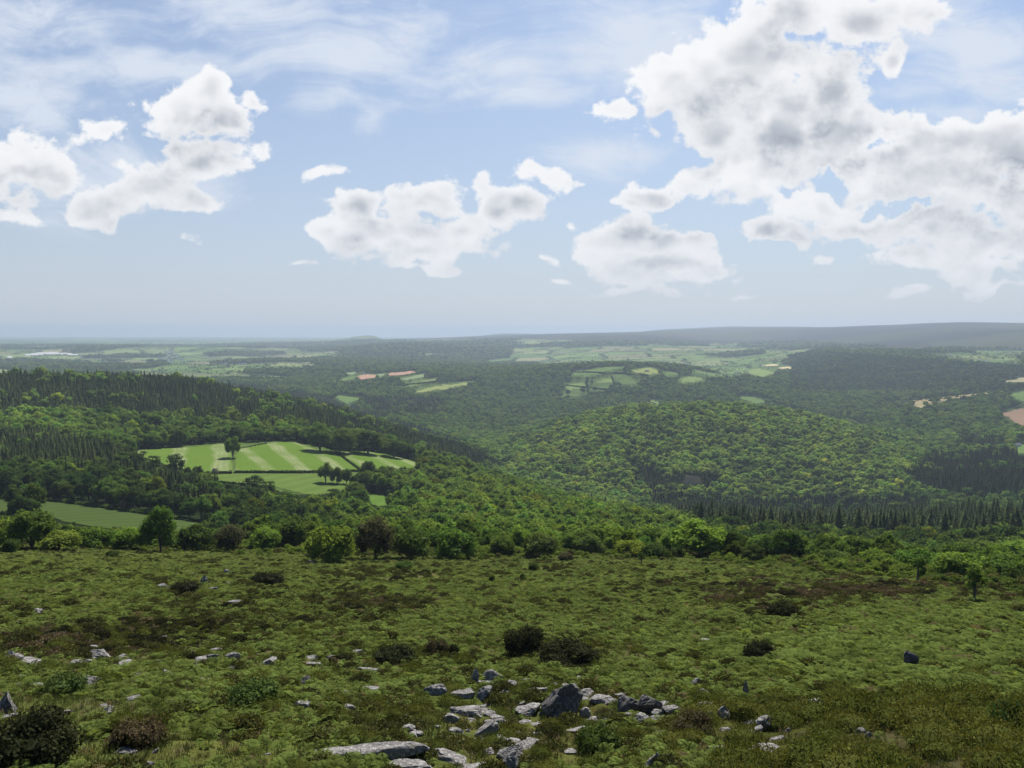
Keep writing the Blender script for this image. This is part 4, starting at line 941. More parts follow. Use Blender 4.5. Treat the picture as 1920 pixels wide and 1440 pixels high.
SHRUBS = [ # kind, column, foot row, width, height, colour, label
 ('gorse',64,1430,130,72,'black','large round blackish gorse bush at the bottom left of the moor'),
 ('gorse',985,1234,78,50,'black','left and taller of the twin dark gorse bushes mid moor'),
 ('gorse',1062,1246,110,36,'black','lower spreading right one of the twin dark gorse bushes'),
 ('gorse',1893,1372,64,46,'deep','dark gorse bush at the right edge by the bilberry mounds'),
 ('heath',735,1240,80,20,'black','dark heather clump left of the twin gorse bushes'),
 ('heath',818,1228,48,22,'rust','brown heather clump close left of the twin gorse bushes'),
 ('heath',850,1230,26,18,'black','tiny blackish heather clump beside the brown one'),
 ('heath',347,1113,50,16,'black','dark heather clump below the upper left rock cluster'),
 ('heath',262,1392,86,28,'rust','domed brown heather clump right of the bottom left gorse bush'),
 ('heath',470,1318,100,30,'deep','wide dark green clump in bracken right of the left boulder'),
 ('heath',120,1300,70,24,'deep','dark clump sheltering below the smooth oval boulder'),
 ('heath',1425,1240,60,26,'heath','dark heather clump at the edge of the right bracken'),
 ('heath',500,1096,56,18,'heath','dark heather clump right of the upper left rock cluster'),
 ('heath',1470,1160,60,22,'black','blackish heather clump beside the right dark bank'),
 ('heath',1120,1405,80,30,'deep','dark bilberry clump right of the bottom rocks'),
 ('heath',1300,1370,70,26,'rust','rusty clump below the streak of stones'),
 ('bush',1270,1046,28,18,'deep','small dark bush at the moor edge left of the big round tree'),
 ('sapling',1828,1128,30,56,'leaf','tall thin sapling standing on the right of the moor'),
 ('sapling',1722,1092,26,42,'leaf','thin sapling left of the tall one on the right'),
 ('sapling',1657,1078,16,24,'deep','small dark sapling on the right moor crest'),
 ('sapling',1325,1082,9,18,'deep','tiny upright sapling under the big round tree'),
 ('bush',1000,1072,20,16,'deep','small dark bush on the open moor below the olive bush'),
 ('bush',922,1090,12,11,'deep','tiny dark bush left in the open bracken'),
 ('sapling',980,1090,10,16,'deep','tiny sapling in the open bracken'),
 ('bush',757,1070,34,15,'deep','low dark bush below the moor edge middle'),
 ('bush',1060,1052,30,14,'brown','brown low bush at the middle of the moor edge'),
 ('sapling',1203,1060,14,24,'deep','little dark sapling at the moor edge right of the lime bush'),
 ('sapling',1252,1054,12,20,'deep','little sapling left of the small dark edge bush'),
 ('bush',1492,1066,14,10,'deep','tiny dark bush by the white stones on the right edge'),
 ('bush',210,1046,22,12,'deep','tiny dark bush at the left of the moor edge'),
 ('bush',22,1040,26,24,'deep','dark thin bush at the far left of the moor edge'),
 # the row along the edge of the moor
 ('tree',302,1036,54,78,'leaf','slender green tree rising alone at the left moor edge'),
 ('twig',431,1034,52,44,'brown','round brown leafless looking bush at the left moor edge'),
 ('bush',620,1056,90,62,'lime','broad lime green bush at the moor edge below the dark belt'),
 ('twig',704,1050,74,70,'brown','large round brown thorn bush at the middle moor edge'),
 ('bush',768,1050,70,54,'deep','dark green bush right of the large brown thorn'),
 ('bush',560,1030,70,52,'deep','dark rounded bush behind the broad lime green one'),
 ('bush',855,1050,80,50,'leaf','leafy green bush right of the dark one at the edge'),
 ('bush',1010,1047,66,44,'olive','olive rounded bush at the middle of the moor edge'),
 ('bush',940,1042,50,34,'leaf','green bush left of the olive rounded one'),
 ('bush',1105,1044,60,36,'olive','olive brown bush right of the olive rounded one'),
 ('bush',1180,1046,60,30,'gold','yellow lime bush glowing at the moor edge'),
 ('tree',1312,1048,108,62,'lime','large round pale green tree at the right moor edge'),
 ('tree',1410,1054,40,34,'deep','small spreading dark tree right of the large round one'),
 ('bush',1480,1052,70,34,'lime','lime bush beyond the small spreading dark tree'),
 ('bush',1226,1050,46,28,'deep','dark low bush right of the yellow lime one'),
 ('bush',500,1032,60,36,'lime','lime bush right of the brown leafless one'),
 ('bush',370,1034,60,44,'deep','dark bush between the slender tree and the brown bush'),
 ('bush',245,1032,56,36,'lime','lime bush left of the slender green tree'),
 ('bush',180,1032,60,34,'leaf','green bush left of the lime one at the left edge'),
 ('bush',110,1032,64,30,'lime','low lime bush near the left end of the moor edge'),
 ('tree',60,1030,66,62,'leaf','mid green round tree near the left end of the moor edge'),
 ('bush',12,1026,54,42,'gold','yellow lime bush at the very left of the moor edge'),
 ('tree',1700,1040,100,44,'leaf','broad round tree on the bright right slope'),
 ('tree',1590,1056,80,44,'lime','lime tree left of the broad round one on the slope'),
 ('bush',1640,1070,60,32,'lime','lime bush at the right moor crest'),
 ('bush',1720,1078,70,40,'leaf','green bush on the slope below the broad round tree'),
 ('bush',1800,1090,80,44,'lime','lime bush on the slope near the tall sapling'),
 ('bush',1880,1096,80,42,'leaf','green bush at the right end of the moor edge'),
 ('bush',1560,1064,60,28,'olive','olive bush left of the crest on the right'),
 ('bush',1850,1064,90,44,'olive','olive bush high on the bright right slope'),
 ('tree',1910,1076,80,50,'lime','lime tree at the far right of the bright slope'),
]
def plant_shrubs():
    for k, (kind, px, py, w, h, colr, lab) in enumerate(SHRUBS):
        x, y, z, r = ground_at(px, py, 18, 240); m = math.sqrt(x * x + y * y + z * z) / FPX; tint = [c * RNG.uniform(.92, 1.08) for c in GREENS[colr]]
        if kind == 'tree':
            cm, tm = NEARB[k % 5]; sc = (w * m / 9.6, w * m / 9.6, h * m / 11.5)
            e = obj('broadleaf_tree', None, None, (x, y, z - 2.1 * sc[2]), RNG.uniform(0, 6), (sc[0], sc[1], sc[2] * 1.2), label=lab, category='tree'); obj('crown', cm, e, tint=tint); obj('trunk', tm, e); continue
        me = shrub_proto(kind, k % 3); d = DIM[kind]; sc = (w * m / d[0], w * m / d[0], h * m / d[1] * 1.05)
        nm = {'gorse': 'gorse_bush', 'heath': 'heather_clump', 'bush': 'scrub_bush', 'twig': 'thorn_bush', 'sapling': 'sapling'}[kind]
        obj(nm, me, None, (x, y, z - .05), RNG.uniform(0, 6.28), sc, label=lab, category='sapling' if kind == 'sapling' else ('heather' if kind == 'heath' else 'bush'), tint=tint)
plant_shrubs()

# ------------------------------------------------------------------ what nobody could count: bracken, heather, bilberry, grass
def frond_tuft(seed, n=6, L=.50):
    rng = np.random.default_rng(seed); g = Geo()
    for i in range(n):
        th = 2 * np.pi * (i + rng.uniform(-.4, .4)) / n; d = np.array([math.cos(th), math.sin(th), 0]); up = rng.uniform(.75, 1.25); l = L * rng.uniform(.75, 1.2)
        s = np.array([-d[1], d[0], 0]); K = 10; tt = np.linspace(0, 1, K + 1)
        rach = (d[None] * (tt[:, None] ** 1.25) * l * .85 + np.array([0, 0, 1])[None] * (up * l * (tt * 1.0 - .58 * tt ** 2.2))[:, None])
        tone = rng.uniform(.8, 1.2)
        for k in range(2, K + 1):
            t = tt[k]; dirn = unit(rach[k] - rach[k - 1]); wl = l * .40 * math.sin(math.pi * min(1, (1.08 - t) * .95)) * .9 + .02
            for sg in (-1, 1):
                u = (s * sg + dirn * .35 + np.array([0, 0, -.12])) ; u = unit(u) * wl * .5; w = dirn * l * .052 + np.array([0, 0, rng.normal() * .004])
                c = rach[k] + u
                g.leaves(c[None], u[None], w[None], np.full((1, 3), tone * rng.uniform(.85, 1.15)))
        g.leaves(((rach[0] + rach[-1]) / 2)[None], ((rach[-1] - rach[0]) / 2)[None], (s * .006)[None], np.array([[1.1, .9, .6]]))
    return g.mesh('bracken_tuft', [M['frond']])
def grass_tuft(seed, n=34, L=.26):
    rng = np.random.default_rng(seed); g = Geo()
    p = rng.normal(size=(n, 3)) * [.12, .12, 0]; a = rng.uniform(0, 6.28, n); lean = rng.uniform(.15, .9, n)
    d = unit(np.stack([np.cos(a) * lean, np.sin(a) * lean, np.ones(n)], 1)) * (L * rng.uniform(.5, 1.2, (n, 1))); w = np.stack([-np.sin(a), np.cos(a), np.zeros(n)], 1) * .012
    g.leaves(p + d * .5, d * .55, w, rng.uniform(.7, 1.35, (n, 1)) * np.array([[1, 1, 1]])); return g.mesh('grass_tuft', [M['sprig']])
def mound(seed, H=.46, R=.62, leaf=.045):
    rng = np.random.default_rng(seed); g = Geo(); v, f = ICO[2]
    n3 = sum(.07 * np.sin(v @ (rng.normal(size=3) * fr) + rng.uniform(0, 6)) for fr in (2.5, 4, 6))
    k = v * (1 + n3)[:, None] * [R, R, H] * .84; g.add(k, f, .62)
    n = 620 if leaf > .035 else 1500; q = unit(rng.normal(size=(n, 3))); q[:, 2] = np.abs(q[:, 2]); p = q * (1 + .1 * rng.normal(size=(n, 1))) * [R, R, H]
    u = unit(q + .8 * rng.normal(size=q.shape) + [0, 0, .15]); a, b = rot_basis(u, rng); s = leaf * rng.uniform(.6, 1.5, (n, 1))
    tone = rng.uniform(.75, 1.3, (n, 1)) * np.ones((1, 3)); tip = rng.random(n) < .22; tone[tip] *= [1.25, 1.0, .85]
    g.leaves(p, u * s * 1.2, a * s * .5, tone); return g.mesh('bilberry_mound', [M['sprig']])
def blob(px, py, cx, cy_, rx, ry): return np.exp(-(((px - cx) / rx) ** 2 + ((py - cy_) / ry) ** 2))
def moor_points(r0, r1, s):
    out = []; r = r0
    while r < r1:
        n = int(2 * math.radians(45) * r / s); th = (np.arange(n) + RNG.uniform(-.5, .5, n)) / n * 2 * math.radians(45) - math.radians(45); rr = r + RNG.uniform(-.5, .5, n) * s
        out.append(np.stack([rr * np.sin(th), rr * np.cos(th)], 1)); r += s * .9
    P = np.concatenate(out); x, y = P.T; z = height(x, y); e = np.interp(np.arctan2(x, y), AZ, EDGE); r = np.hypot(x, y)
    k = (r < e * 1.12); px, py = project(x, y, z); return x[k], y[k], z[k], r[k], px[k], py[k]
STONE_XY = np.array([(o.location.x, o.location.y, o.dimensions.x * .5, o.dimensions.y * .5) for o in C.objects if o.name.split('.')[0] == 'rock'])
def clear_of_rock(x, y, m=.9):
    ok = np.ones(len(x), bool)
    for a, b, rx, ry in STONE_XY:
        q = math.hypot(a, b); f = .25 + ry * .4; a2, b2 = a - a / q * f, b - b / q * f
        ok &= (((x - a) / (rx * m + .05)) ** 2 + ((y - b) / (ry * m + .05)) ** 2 > 1) & (((x - a2) / (rx * .85)) ** 2 + ((y - b2) / (ry * .7 + .15)) ** 2 > 1)
    return ok
def zones(x, y, px, py):
    n = fbm(x / 5.5, y / 5.5, 4, 51); n2 = fbm(x / 2.2, y / 2.2, 3, 52); n3 = fbm(x / 17, y / 17, 3, 53)
    lush = np.clip(blob(px, py, 1690, 1215, 330, 70) * 1.3, 0, 1)
    bil = np.clip(sstep(px, 1230, 1420) * sstep(py, 1290, 1345), 0, 1)
    rocky = np.clip(blob(px, py, 960, 1360, 420, 75) * 1.1, 0, 1); lawn = np.clip(blob(px, py, 90, 1325, 190, 24) + .55 * blob(px, py, 1740, 1420, 330, 24) + .7 * blob(px, py, 250, 1420, 260, 22), 0, 1)
    rust = np.clip(.7 * blob(px, py, 1600, 1112, 260, 24) + .8 * blob(px, py, 60, 1200, 130, 26) + .5 * blob(px, py, 130, 1235, 120, 20) + .3 * blob(px, py, 730, 1130, 120, 14), 0, 1)
    dark = np.clip(blob(px, py, 290, 1190, 200, 28) + .9 * blob(px, py, 290, 1195, 170, 16) + .8 * blob(px, py, 700, 1245, 120, 16) + .9 * blob(px, py, 1460, 1152, 90, 16) + .25 * sstep(n3, .58, .68), 0, 1)
    br = np.clip(.72 + (n - .5) * 2.2 + .22 * lush - .9 * bil - .55 * rocky - 1.0 * lawn - .65 * rust - .55 * dark, 0, 1)
    return n, n2, n3, lush, bil, rocky, lawn, rust, dark, br
def moor_cover():
    # bracken
    P = [moor_points(a, b, s) for a, b, s in ((21, 48, .36), (48, 90, .46), (90, 170, .66))]
    x, y, z, r, px, py = [np.concatenate(q) for q in zip(*P)]
    n, n2, n3, lush, bil, rocky, lawn, rust, dark, br = zones(x, y, px, py)
    k = (RNG.random(len(x)) < br) & clear_of_rock(x, y); m = int(k.sum())
    sc = (RNG.uniform(.65, 1.25, m) * (.85 + .22 * lush[k]) * np.where(r[k] > 90, 1.35, np.where(r[k] > 48, 1.12, 1.0)))
    mixv = np.clip(RNG.normal(.46, .34, m) + 1.1 * (n2[k] - .5) + .05 * lush[k], 0, 1)[:, None]
    tint = np.array([.070, .090, .021]) * (1 - mixv) + np.array([.128, .172, .042]) * mixv; dry = RNG.random(m) < .02; tint[dry] = [.105, .085, .042]
    yl = sstep(py[k], 1075, 1040)[:, None] * .5; tint = tint * (1 - yl) + np.array([.125, .150, .042]) * yl
    rot = np.stack([RNG.normal(0, .15, m), RNG.normal(0, .15, m), RNG.uniform(0, 6.28, m)], 1)
    scatter('bracken', np.stack([x[k], y[k], z[k] - .03], 1), rot, np.repeat(sc[:, None], 3, 1), RNG.integers(0, 5, m), tint, [frond_tuft(700 + i, 5 + i % 3) for i in range(5)], 'feathery green bracken covering most of the moor slope')
    # heather and bilberry
    P = [moor_points(a, b, s) for a, b, s in ((21, 60, .62), (60, 170, .95))]
    x, y, z, r, px, py = [np.concatenate(q) for q in zip(*P)]
    n, n2, n3, lush, bil, rocky, lawn, rust, dark, br = zones(x, y, px, py)
    pr = np.clip(.09 + .9 * dark + .8 * rust + .34 * sstep(n2, .54, .68) + .35 * rocky - .3 * lush - .85 * lawn - .5 * bil, 0, 1)
    k = (RNG.random(len(x)) < pr) & clear_of_rock(x, y, 1.0); m = int(k.sum()); q = RNG.random((m, 1))
    ru, da = rust[k][:, None], dark[k][:, None]
    t = np.array([.046, .052, .020]) * (1 - q) + np.array([.074, .080, .026]) * q
    t = np.where(RNG.random((m, 1)) < ru * .85, np.array([.082, .068, .042]) * (.75 + .6 * q), t); t = np.where(RNG.random((m, 1)) < da * .6, np.array([.024, .026, .014]) * (.8 + .5 * q), t)
    s = RNG.uniform(.45, 1.15, m) * np.where(r[k] > 60, 1.3, .95); zs = RNG.uniform(.55, 1.1, m)
    rot = np.zeros((m, 3)); rot[:, 2] = RNG.uniform(0, 6.28, m); ms = [mound(800 + i, .40, .52, .05) for i in range(4)]
    scatter('heather', np.stack([x[k], y[k], z[k] - .06], 1), rot, np.stack([s, s, s * zs], 1), RNG.integers(0, 4, m), t, ms, 'low dark and rusty heather patches between the bracken')
    x, y, z, r, px, py = moor_points(20, 52, .98); n, n2, n3, lush, bil, rocky, lawn, rust, dark, br = zones(x, y, px, py)
    pr = np.clip(.55 * bil + .55 * rocky * (n2 > .45) + .22 - .75 * lawn - .3 * lush, 0, 1); k = (RNG.random(len(x)) < pr) & clear_of_rock(x, y, 1.0); m = int(k.sum()); q = np.clip(RNG.random((m, 1)) * .6 + (n2[k][:, None] - .3), 0, 1)
    t = np.array([.060, .080, .017]) * (1 - q) + np.array([.100, .108, .026]) * q; s = RNG.uniform(.55, 1.05, m) * (1 + .85 * bil[k] * (RNG.random(m) < .75))
    rot = np.zeros((m, 3)); rot[:, 2] = RNG.uniform(0, 6.28, m)
    scatter('bilberry_undergrowth', np.stack([x[k], y[k], z[k] - .08], 1), rot, np.stack([s, s, s * RNG.uniform(.7, 1.35, m)], 1), RNG.integers(0, 4, m), t, [mound(820 + i, .46, .58, .023) for i in range(4)], 'rounded olive bilberry mounds thickest at the lower right')
    # scrub filling in under the trees along and beyond the edge of the moor
    P = []
    r = 76.0
    while r < 300:
        n = int(2 * math.radians(45) * r / 2.1); th = (np.arange(n) + RNG.uniform(-.5, .5, n)) / n * 2 * math.radians(45) - math.radians(45); rr = r + RNG.uniform(-1, 1, n); P.append(np.stack([rr * np.sin(th), rr * np.cos(th)], 1)); r += 1.9
    x, y = np.concatenate(P).T; r = np.hypot(x, y); e = np.interp(np.arctan2(x, y), AZ, EDGE); z = height(x, y); px, py = project(x, y, z); nn = fbm(x / 9, y / 9, 3, 91)
    k = ((r > e * (.97 + .12 * (nn - .5))) | ((r > e * .80) & (nn > .60 + .25 * (1 - r / e)) & (RNG.random(len(r)) < .45))) & (r < e * 1.9) & (nn > np.interp(r / e, [1, 1.1, 1.6], [.36, .22, .15])) & (FPOLY[gidx(x, y)[0], gidx(x, y)[1]] < 0); m = int(k.sum())
    q = np.clip(.75 * RNG.random((m, 1)) + 1.1 * (fbm(x[k] / 13, y[k] / 13, 2, 92)[:, None] - .32), 0, 1); t = np.array([.050, .078, .022]) * (1 - q) + np.array([.140, .195, .036]) * q
    ol = RNG.random(m) < .18; t[ol] = [.095, .098, .038]
    lowl = np.where((px[k] < 430) , .62, 1.0); s = RNG.uniform(.45, 1.15, m) * np.interp(r[k] / e[k], [.85, 1, 1.15, 1.6], [.26, .45, .75, 1.0]) * lowl
    rot = np.zeros((m, 3)); rot[:, 2] = RNG.uniform(0, 6.28, m)
    scatter('undergrowth', np.stack([x[k], y[k], z[k] - .25], 1), rot, np.stack([s, s, s * RNG.uniform(.7, 1.05, m)], 1), RNG.integers(0, 4, m), t, [broadleaf(860 + i, 2.9, 1.75, 20, 80, .16, 1, .35, False, low=.03).mesh('scrub', BMATS) for i in range(4)], 'lime and olive scrub crowding along the lower edge of the moor')
    # grass
    x, y, z, r, px, py = moor_points(20, 75, .34); n, n2, n3, lush, bil, rocky, lawn, rust, dark, br = zones(x, y, px, py)
    pr = np.clip(.46 + .9 * lawn + .3 * rocky - .4 * lush, 0, 1); k = (RNG.random(len(x)) < pr) & clear_of_rock(x, y, .85); m = int(k.sum())
    q = np.clip(RNG.random((m, 1)) + .3 * (n2[k][:, None] - .5), 0, 1); t = np.array([.060, .080, .022]) * (1 - q) + np.array([.120, .125, .045]) * q; dry = RNG.random(m) < .14; t[dry] = [.21, .165, .10]
    rot = np.zeros((m, 3)); rot[:, 2] = RNG.uniform(0, 6.28, m); s = RNG.uniform(.5, 1.15, m) * (1 - .25 * lawn[k])
    scatter('grass', np.stack([x[k], y[k], z[k] - .01], 1), rot, np.repeat(s[:, None], 3, 1), RNG.integers(0, 3, m), t, [grass_tuft(840 + i) for i in range(3)], 'short moor grass in the gaps between plants and rocks')
moor_cover()

# ------------------------------------------------------------------ trees of the fields, hedges, the lane, farms
FIELD_TREES = [  # kind, column, foot row, width, height, colour, label
 ('tree',437,859,30,40,'leaf','lone round oak between the two striped hay fields'),
 ('pine',330,893,36,44,'deep','tall dark pine in front of the left striped field'),
 ('pine',262,884,32,40,'deep','dark flat topped pine at the left corner of the striped field'),
 ('pine',287,890,26,38,'deep','slim dark pine between the other two before the striped field'),
 ('tree',352,893,14,16,'deep','small dark round tree right of the tall pine'),
 ('tree',372,894,20,20,'deep','dark round tree by the field hedge right of the small one'),
 ('tree',404,889,11,12,'blossom','small whitish blossoming tree on the field hedge'),
 ('tree',611,906,30,34,'leaf','left of the poplar like trees at the meadow end'),
 ('tree',632,907,24,34,'leaf','middle one of the trees at the meadow end'),
 ('tree',650,908,20,28,'leaf','small right one of the trees at the meadow end'),
 ('tree',692,899,32,36,'deep','big dark tree at the lower tip of the narrow hay field'),
 ('tree',725,904,34,30,'leaf','round tree right of the big dark one below the narrow hay field'),
 ('tree',752,905,28,26,'leaf','smaller round tree below the right end of the narrow hay field'),
 ('pine',478,930,36,42,'deep','dark ragged pine before the left of the green meadow'),
 ('pine',500,934,34,36,'deep','second dark ragged pine before the green meadow'),
 ('pine',622,952,32,40,'deep','tall dark pine left of the small bright clearing'),
 ('pine',660,960,30,36,'deep','dark pine in front of the small bright clearing'),
 ('tree',600,846,48,44,'leaf','large round tree at the top right of the diagonal hay field'),
 ('tree',636,849,60,48,'leaf','broad double headed tree behind the narrow hay field'),
 ('tree',690,852,56,44,'deep','dark broad tree right of the double headed one'),
 ('tree',738,858,50,36,'deep','dark round tree above the right end of the narrow field'),
 ('tree',1065,742,10,13,'deep','dark hedge tree left in the central far field cluster'),
 ('tree',1092,738,8,12,'deep','dark hedge tree in the middle of the central far cluster'),
 ('tree',1101,722,6,13,'deep','thin dark tree at the top of the central far cluster'),
 ('tree',1115,735,9,11,'deep','round dark tree right in the central far cluster'),
 ('tree',1146,732,10,12,'deep','dark tree at the right hedge of the central far cluster'),
 ('tree',1160,728,9,12,'deep','dark tree at the far right of the central far cluster'),
]
GREENS['blossom'] = (.46, .47, .38)
def red_scar():
    x, y, z, r = spot(1296, 922, 800, 1300); me = rock_mesh(1700, 26, 9, 22, 'b'); m = rock_mat('red_rock', (.44, .27, .18), (.55, .42, .33), (.20, .12, .09)); me.materials[0] = m
    obj('rock', me, None, (x, y, z), .2, label='reddish bare rock scar at the foot of the wooded dome', category='rock')
red_scar()
def plant_field_trees():
    for k, (kind, px, py, w, h, colr, lab) in enumerate(FIELD_TREES):
        x, y, z, r = spot(px, py, 300, 3000); m = math.sqrt(x * x + y * y + z * z) / FPX; tint = [c * RNG.uniform(.92, 1.08) for c in GREENS[colr]]
        if kind == 'pine':
            sc = (w * m / 7.4, w * m / 7.4, h * m / 15.5); obj('pine_tree', PINE[k % 3], None, (x, y, z), RNG.uniform(0, 6), sc, label=lab, category='pine', tint=tint); continue
        sc = (w * m / 9.6, w * m / 9.6, h * m / 11.5)
        if r < 1000:
            cm, tm = NEARB[k % 5]; e = obj('broadleaf_tree', None, None, (x, y, z - 2.0 * sc[2]), RNG.uniform(0, 6), (sc[0], sc[1], sc[2] * 1.18), label=lab, category='tree'); obj('crown', cm, e, tint=tint); obj('trunk', tm, e)
        else: obj('broadleaf_tree', MIDB[k % 5], None, (x, y, z), RNG.uniform(0, 6), sc, label=lab, category='tree', tint=tint)
plant_field_trees()
HEDGES = [ # points, height, width, tint, label
 ([(383,888),(434,888)], 1.5, 1.6, (.040,.056,.020), 'dark clipped hedge below the left striped field'),
 ([(440,887),(520,887),(598,886.5),(676,884)], 1.6, 1.8, (.034,.048,.018), 'long dark clipped hedge between the striped field and the meadow'),
 ([(630,849),(652,866),(676,883)], 1.5, 1.6, (.040,.056,.020), 'short dark hedge left of the narrow hay field'),
 ([(455,841),(475,837),(499,832)], 1.0, 1.2, (.075,.080,.034), 'thin low bank of scrub at the top of the diagonal field'),
 ([(395,904),(440,909),(510,916)], 1.6, 2.0, (.040,.060,.020), 'dark hedge along the near side of the meadow'),
 ([(52,938),(110,942),(180,951),(255,963),(330,975)], 2.0, 3.0, (.060,.090,.024), 'leafy hedge along the top of the dull pasture'),
 ([(1061,723),(1100,727),(1145,732)], 4.0, 5.0, (.040,.058,.022), 'dark hedge through the central far field cluster'),
 ([(1099,718),(1103,727),(1102,736)], 4.0, 5.0, (.040,.058,.022), 'dark cross hedge in the central far field cluster'),
 ([(1147,706),(1151,720),(1150,732)], 4.0, 5.0, (.040,.058,.022), 'dark hedge at the right of the central far fields'),
 ([(1070,698),(1136,701),(1216,705)], 5.0, 6.0, (.036,.054,.022), 'long dark hedge under the wide ridge field'),
 ([(755,724),(800,719),(826,715),(884,714)], 5.0, 6.0, (.036,.054,.022), 'dark hedge between the olive and long yellow green field'),
]
def grow_hedges():
    for k, (pts, h, w, tint, lab) in enumerate(HEDGES):
        rng = np.random.default_rng(1500 + k); g = Geo(); P = np.array([spot(a, b, 300, 3000)[:3] for a, b in pts]); L = np.concatenate([[0], np.cumsum(np.linalg.norm(np.diff(P[:, :2], axis=0), axis=1))])
        n = int(L[-1] / (w * .55)) + 2; t = np.linspace(0, L[-1], n); X = np.interp(t, L, P[:, 0]); Y = np.interp(t, L, P[:, 1]); Z = height(X, Y); o = P[0]
        for i in range(n):
            hh = h * rng.uniform(.8, 1.25); c = np.array([X[i], Y[i], Z[i] + hh * .45]) - o + rng.normal(size=3) * [w * .1, w * .1, 0]
            v, f = ICO[1]; g.add(v * (1 + .15 * rng.normal(size=(len(v), 1))) * [w * .5, w * .5, hh * .58] + c, f, rng.uniform(.75, 1.0))
            q = unit(rng.normal(size=(14, 3))); a, b = rot_basis(unit(q + .6 * rng.normal(size=q.shape)), rng); s = w * .16
            g.leaves(c + q * [w * .55, w * .55, hh * .62], a * s, b * s * .7, rng.uniform(.75, 1.3, (14, 1)) * np.ones((1, 3)))
        obj('hedge', g.mesh('hedge', BMATS), None, o, label=lab, category='hedge', tint=list(tint))
grow_hedges()
def lane():
    pts = [(33,962),(36,955),(37,949),(41,944),(50,940),(60,938.5)]; P = np.array([spot(a, b, 250, 700)[:2] for a, b in pts]); L = np.concatenate([[0], np.cumsum(np.linalg.norm(np.diff(P, axis=0), axis=1))]); t = np.linspace(0, L[-1], 40)
    X, Y = pchip(L, P[:, 0], t), pchip(L, P[:, 1], t); d = unit(np.stack([np.gradient(X), np.gradient(Y)], 1)); nrm = np.stack([-d[:, 1], d[:, 0]], 1) * 2.3; V = []
    for q in (-1, 0, 1):
        a, b = X + q * nrm[:, 0], Y + q * nrm[:, 1]; V.append(np.stack([a, b, height(a, b) + .35], 1))
    V = np.stack(V, 1).reshape(-1, 3); f = [[i * 3 + j, i * 3 + j + 1, (i + 1) * 3 + j + 1, (i + 1) * 3 + j] for i in range(39) for j in (0, 1)]
    m, N = new_mat('lane_surface'); p = N.node('ShaderNodeNewGeometry').outputs['Position']; finish(N, bsdf(N, N.mix(N.noise(p, 1.5, 4), (.10, .098, .095, 1), (.17, .165, .16, 1)), .9))
    obj('lane', mesh_np('lane', V, np.array(f).ravel(), np.full(len(f), 4), [m]), kind='structure', label='pale curving lane beside the dull pasture')
lane()
def plain(name, col, rough=.9):
    m, N = new_mat(name); p = N.node('ShaderNodeNewGeometry').outputs['Position']; n = N.noise(p, .8, 4, .6); finish(N, bsdf(N, N.mix(n, tuple(c * .82 for c in col) + (1,), tuple(c * 1.1 for c in col) + (1,)), rough)); return m
M['render'] = plain('white_render', (.74, .73, .70)); M['slate'] = plain('slate', (.13, .135, .15)); M['pane'] = plain('window_glass', (.05, .06, .07), .2); M['brickwall'] = plain('stone_wall', (.40, .36, .32))
HOUSES = [ # column, foot row, width m, length m, height m, wall, label, group
 (1846,679,9,18,6,'render','white farmhouse with grey roof on the far right hillside'), (1858,680.5,8,12,5,'render','small white barn right of the far right farmhouse'), (1836,676,7,10,4.5,'render','little white cottage left of the far right farmhouse'),
 (1783,666.5,9,14,5.5,'render','white house high on the far right hill'), (1426,685,8,16,6,'render','white farm above the straw coloured strips'), (1468,681,8,14,6,'brickwall','pale stone farm right above the straw coloured strips'),
 (1381,700,8,13,5.5,'render','white house left of the bright green far field'), (1268,690,8,12,5.5,'render','white house on the ridge right of the fields'), (1496,669,9,15,6,'render','white house alone under the dark ridge'),
 (1905,838,7,12,5,'render','white cottage by the paddock at the right edge'), (683,703,8,14,5,'brickwall','stone barn behind the red ploughed field'), (908,691,8,12,5.5,'render','white house in the trees of the middle far slope'), (1213,697,7,12,5,'brickwall','stone barn on the yellowish ridge field'),
]
TOWN = [(312 + dx, 660 + dy) for dx, dy in ((0,0),(4,3),(8,-2),(2,7),(10,4),(14,8),(6,11),(18,12),(-4,10),(24,14),(12,14),(-10,13),(30,16),(20,6),(9,18),(1,16))] + [(150 + 9 * k, 667 + (k * 7) % 5) for k in range(5)] + [(420,683),(440,681),(455,684)]
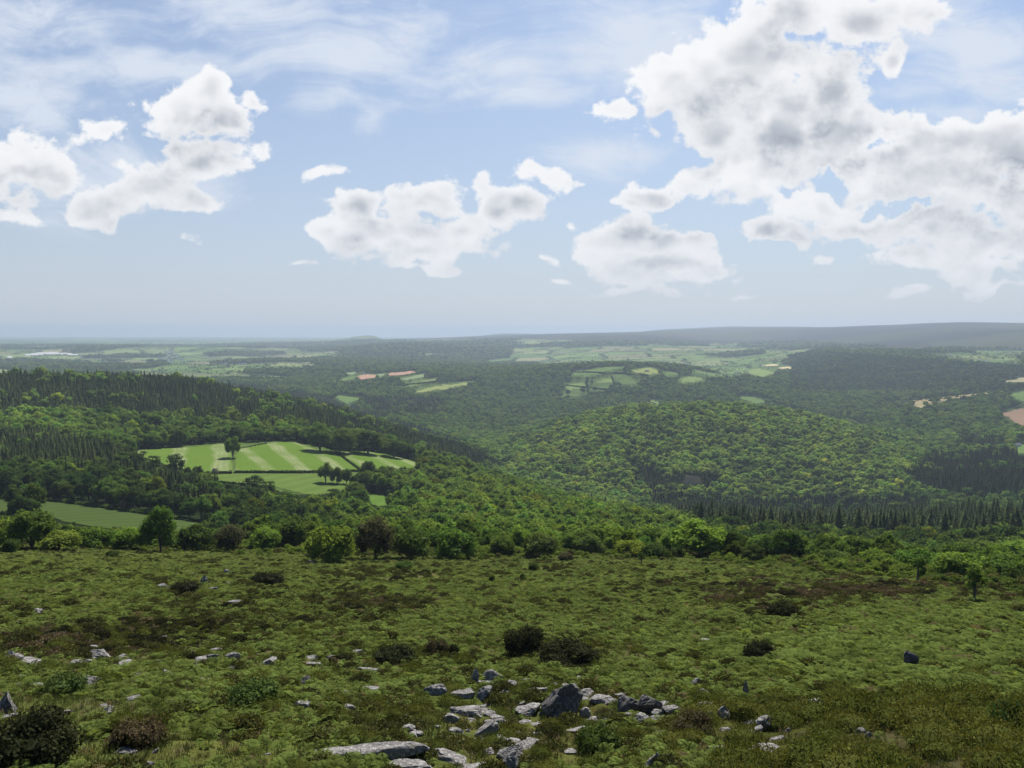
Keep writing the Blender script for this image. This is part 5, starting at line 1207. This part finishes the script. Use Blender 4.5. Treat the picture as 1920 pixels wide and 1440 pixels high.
def make_house(w, l, h, wall):
    e = bpy.data.objects.new('house', None); C.objects.link(e); g = Geo(); a, b = l / 2, w / 2
    g.add([[-a,-b,-2],[a,-b,-2],[a,b,-2],[-a,b,-2],[-a,-b,h*.62],[a,-b,h*.62],[a,b,h*.62],[-a,b,h*.62]], [[0,1,5,4],[1,2,6,5],[2,3,7,6],[3,0,4,7]]); g.add([[a,-b,h*.62],[a,b,h*.62],[a,0,h*.98],[-a,-b,h*.62],[-a,b,h*.62],[-a,0,h*.98]], [[0,1,2],[3,5,4]])
    obj('wall', g.mesh('wall', [M[wall]]), e)
    g = Geo(); o = .4
    for s in (-1, 1):
        g.add([[-a-o,s*(b+o),h*.57],[a+o,s*(b+o),h*.57],[a+o,0,h+.05],[-a-o,0,h+.05],[-a-o,s*(b+o),h*.57+.25],[a+o,s*(b+o),h*.57+.25],[a+o,0,h+.3],[-a-o,0,h+.3]], [[0,1,2,3],[4,5,6,7],[0,1,5,4],[1,2,6,5],[3,0,4,7]])
    rf = obj('roof', g.mesh('roof', [M['slate']]), e); g = Geo(); c = a * .7
    g.add([[c-.5,-.5,h-.4],[c+.5,-.5,h-.4],[c+.5,.5,h-.4],[c-.5,.5,h-.4],[c-.5,-.5,h+1.3],[c+.5,-.5,h+1.3],[c+.5,.5,h+1.3],[c-.5,.5,h+1.3]], [[0,1,5,4],[1,2,6,5],[2,3,7,6],[3,0,4,7],[4,5,6,7]]); obj('chimney', g.mesh('chimney', [M['brickwall']]), rf)
    return e
def build_houses():
    for px, py, w, l, h, wall, lab in HOUSES:
        x, y, z, r = spot(px, py, 1200, 8000); e = make_house(w, l, h, wall); e.location = (x, y, z + .5); e.rotation_euler.z = RNG.uniform(-.6, .6); e['label'] = lab; e['category'] = 'house'
    pr = None
    for k, (px, py) in enumerate(TOWN):
        x, y, z, r = spot(px, py, 3200, 12000)
        w, l, h = 10, 20 + 8 * (k % 3), 8
        e = make_house(w, l, h, 'render'); e.location = (x, y, z + .5); e.rotation_euler.z = RNG.uniform(-.5, .5)
        e['label'] = 'white house of the small far town in the left valley' if k < 16 else 'white house scattered on the far left hills'; e['group'] = 'white houses of the far town' if k < 16 else 'white houses on the far left hills'; e['category'] = 'house'
build_houses()

# ------------------------------------------------------------------ the air between: one even box of haze round the land
def make_haze():
    lo, hi = float(GZ.min()) - 1.0, float(max(GZ.max() + 24, 6.0))
    bm = bmesh.new(); bmesh.ops.create_cube(bm, size=1.0)
    for v in bm.verts: v.co.x *= 86000; v.co.y *= 86000; v.co.z = lo if v.co.z < 0 else hi
    me = bpy.data.meshes.new('haze'); bm.to_mesh(me); bm.free()
    m = bpy.data.materials.new('haze'); m.use_nodes = True; m.node_tree.nodes.clear(); N = NT(m.node_tree)
    v = N.node('ShaderNodeVolumePrincipled'); v.inputs['Color'].default_value = HAZE_COL + (1,); v.inputs['Density'].default_value = HAZE_DENSITY; v.inputs['Anisotropy'].default_value = 0.25
    o = N.node('ShaderNodeOutputMaterial'); N.l.new(v.outputs[0], o.inputs['Volume']); me.materials.append(m)
    obj('haze', me, kind='stuff', label='thin blue summer haze over the whole valley')
HAZE_COL = (0.40, 0.48, 0.60)
HAZE_DENSITY = 0.000094
make_haze()
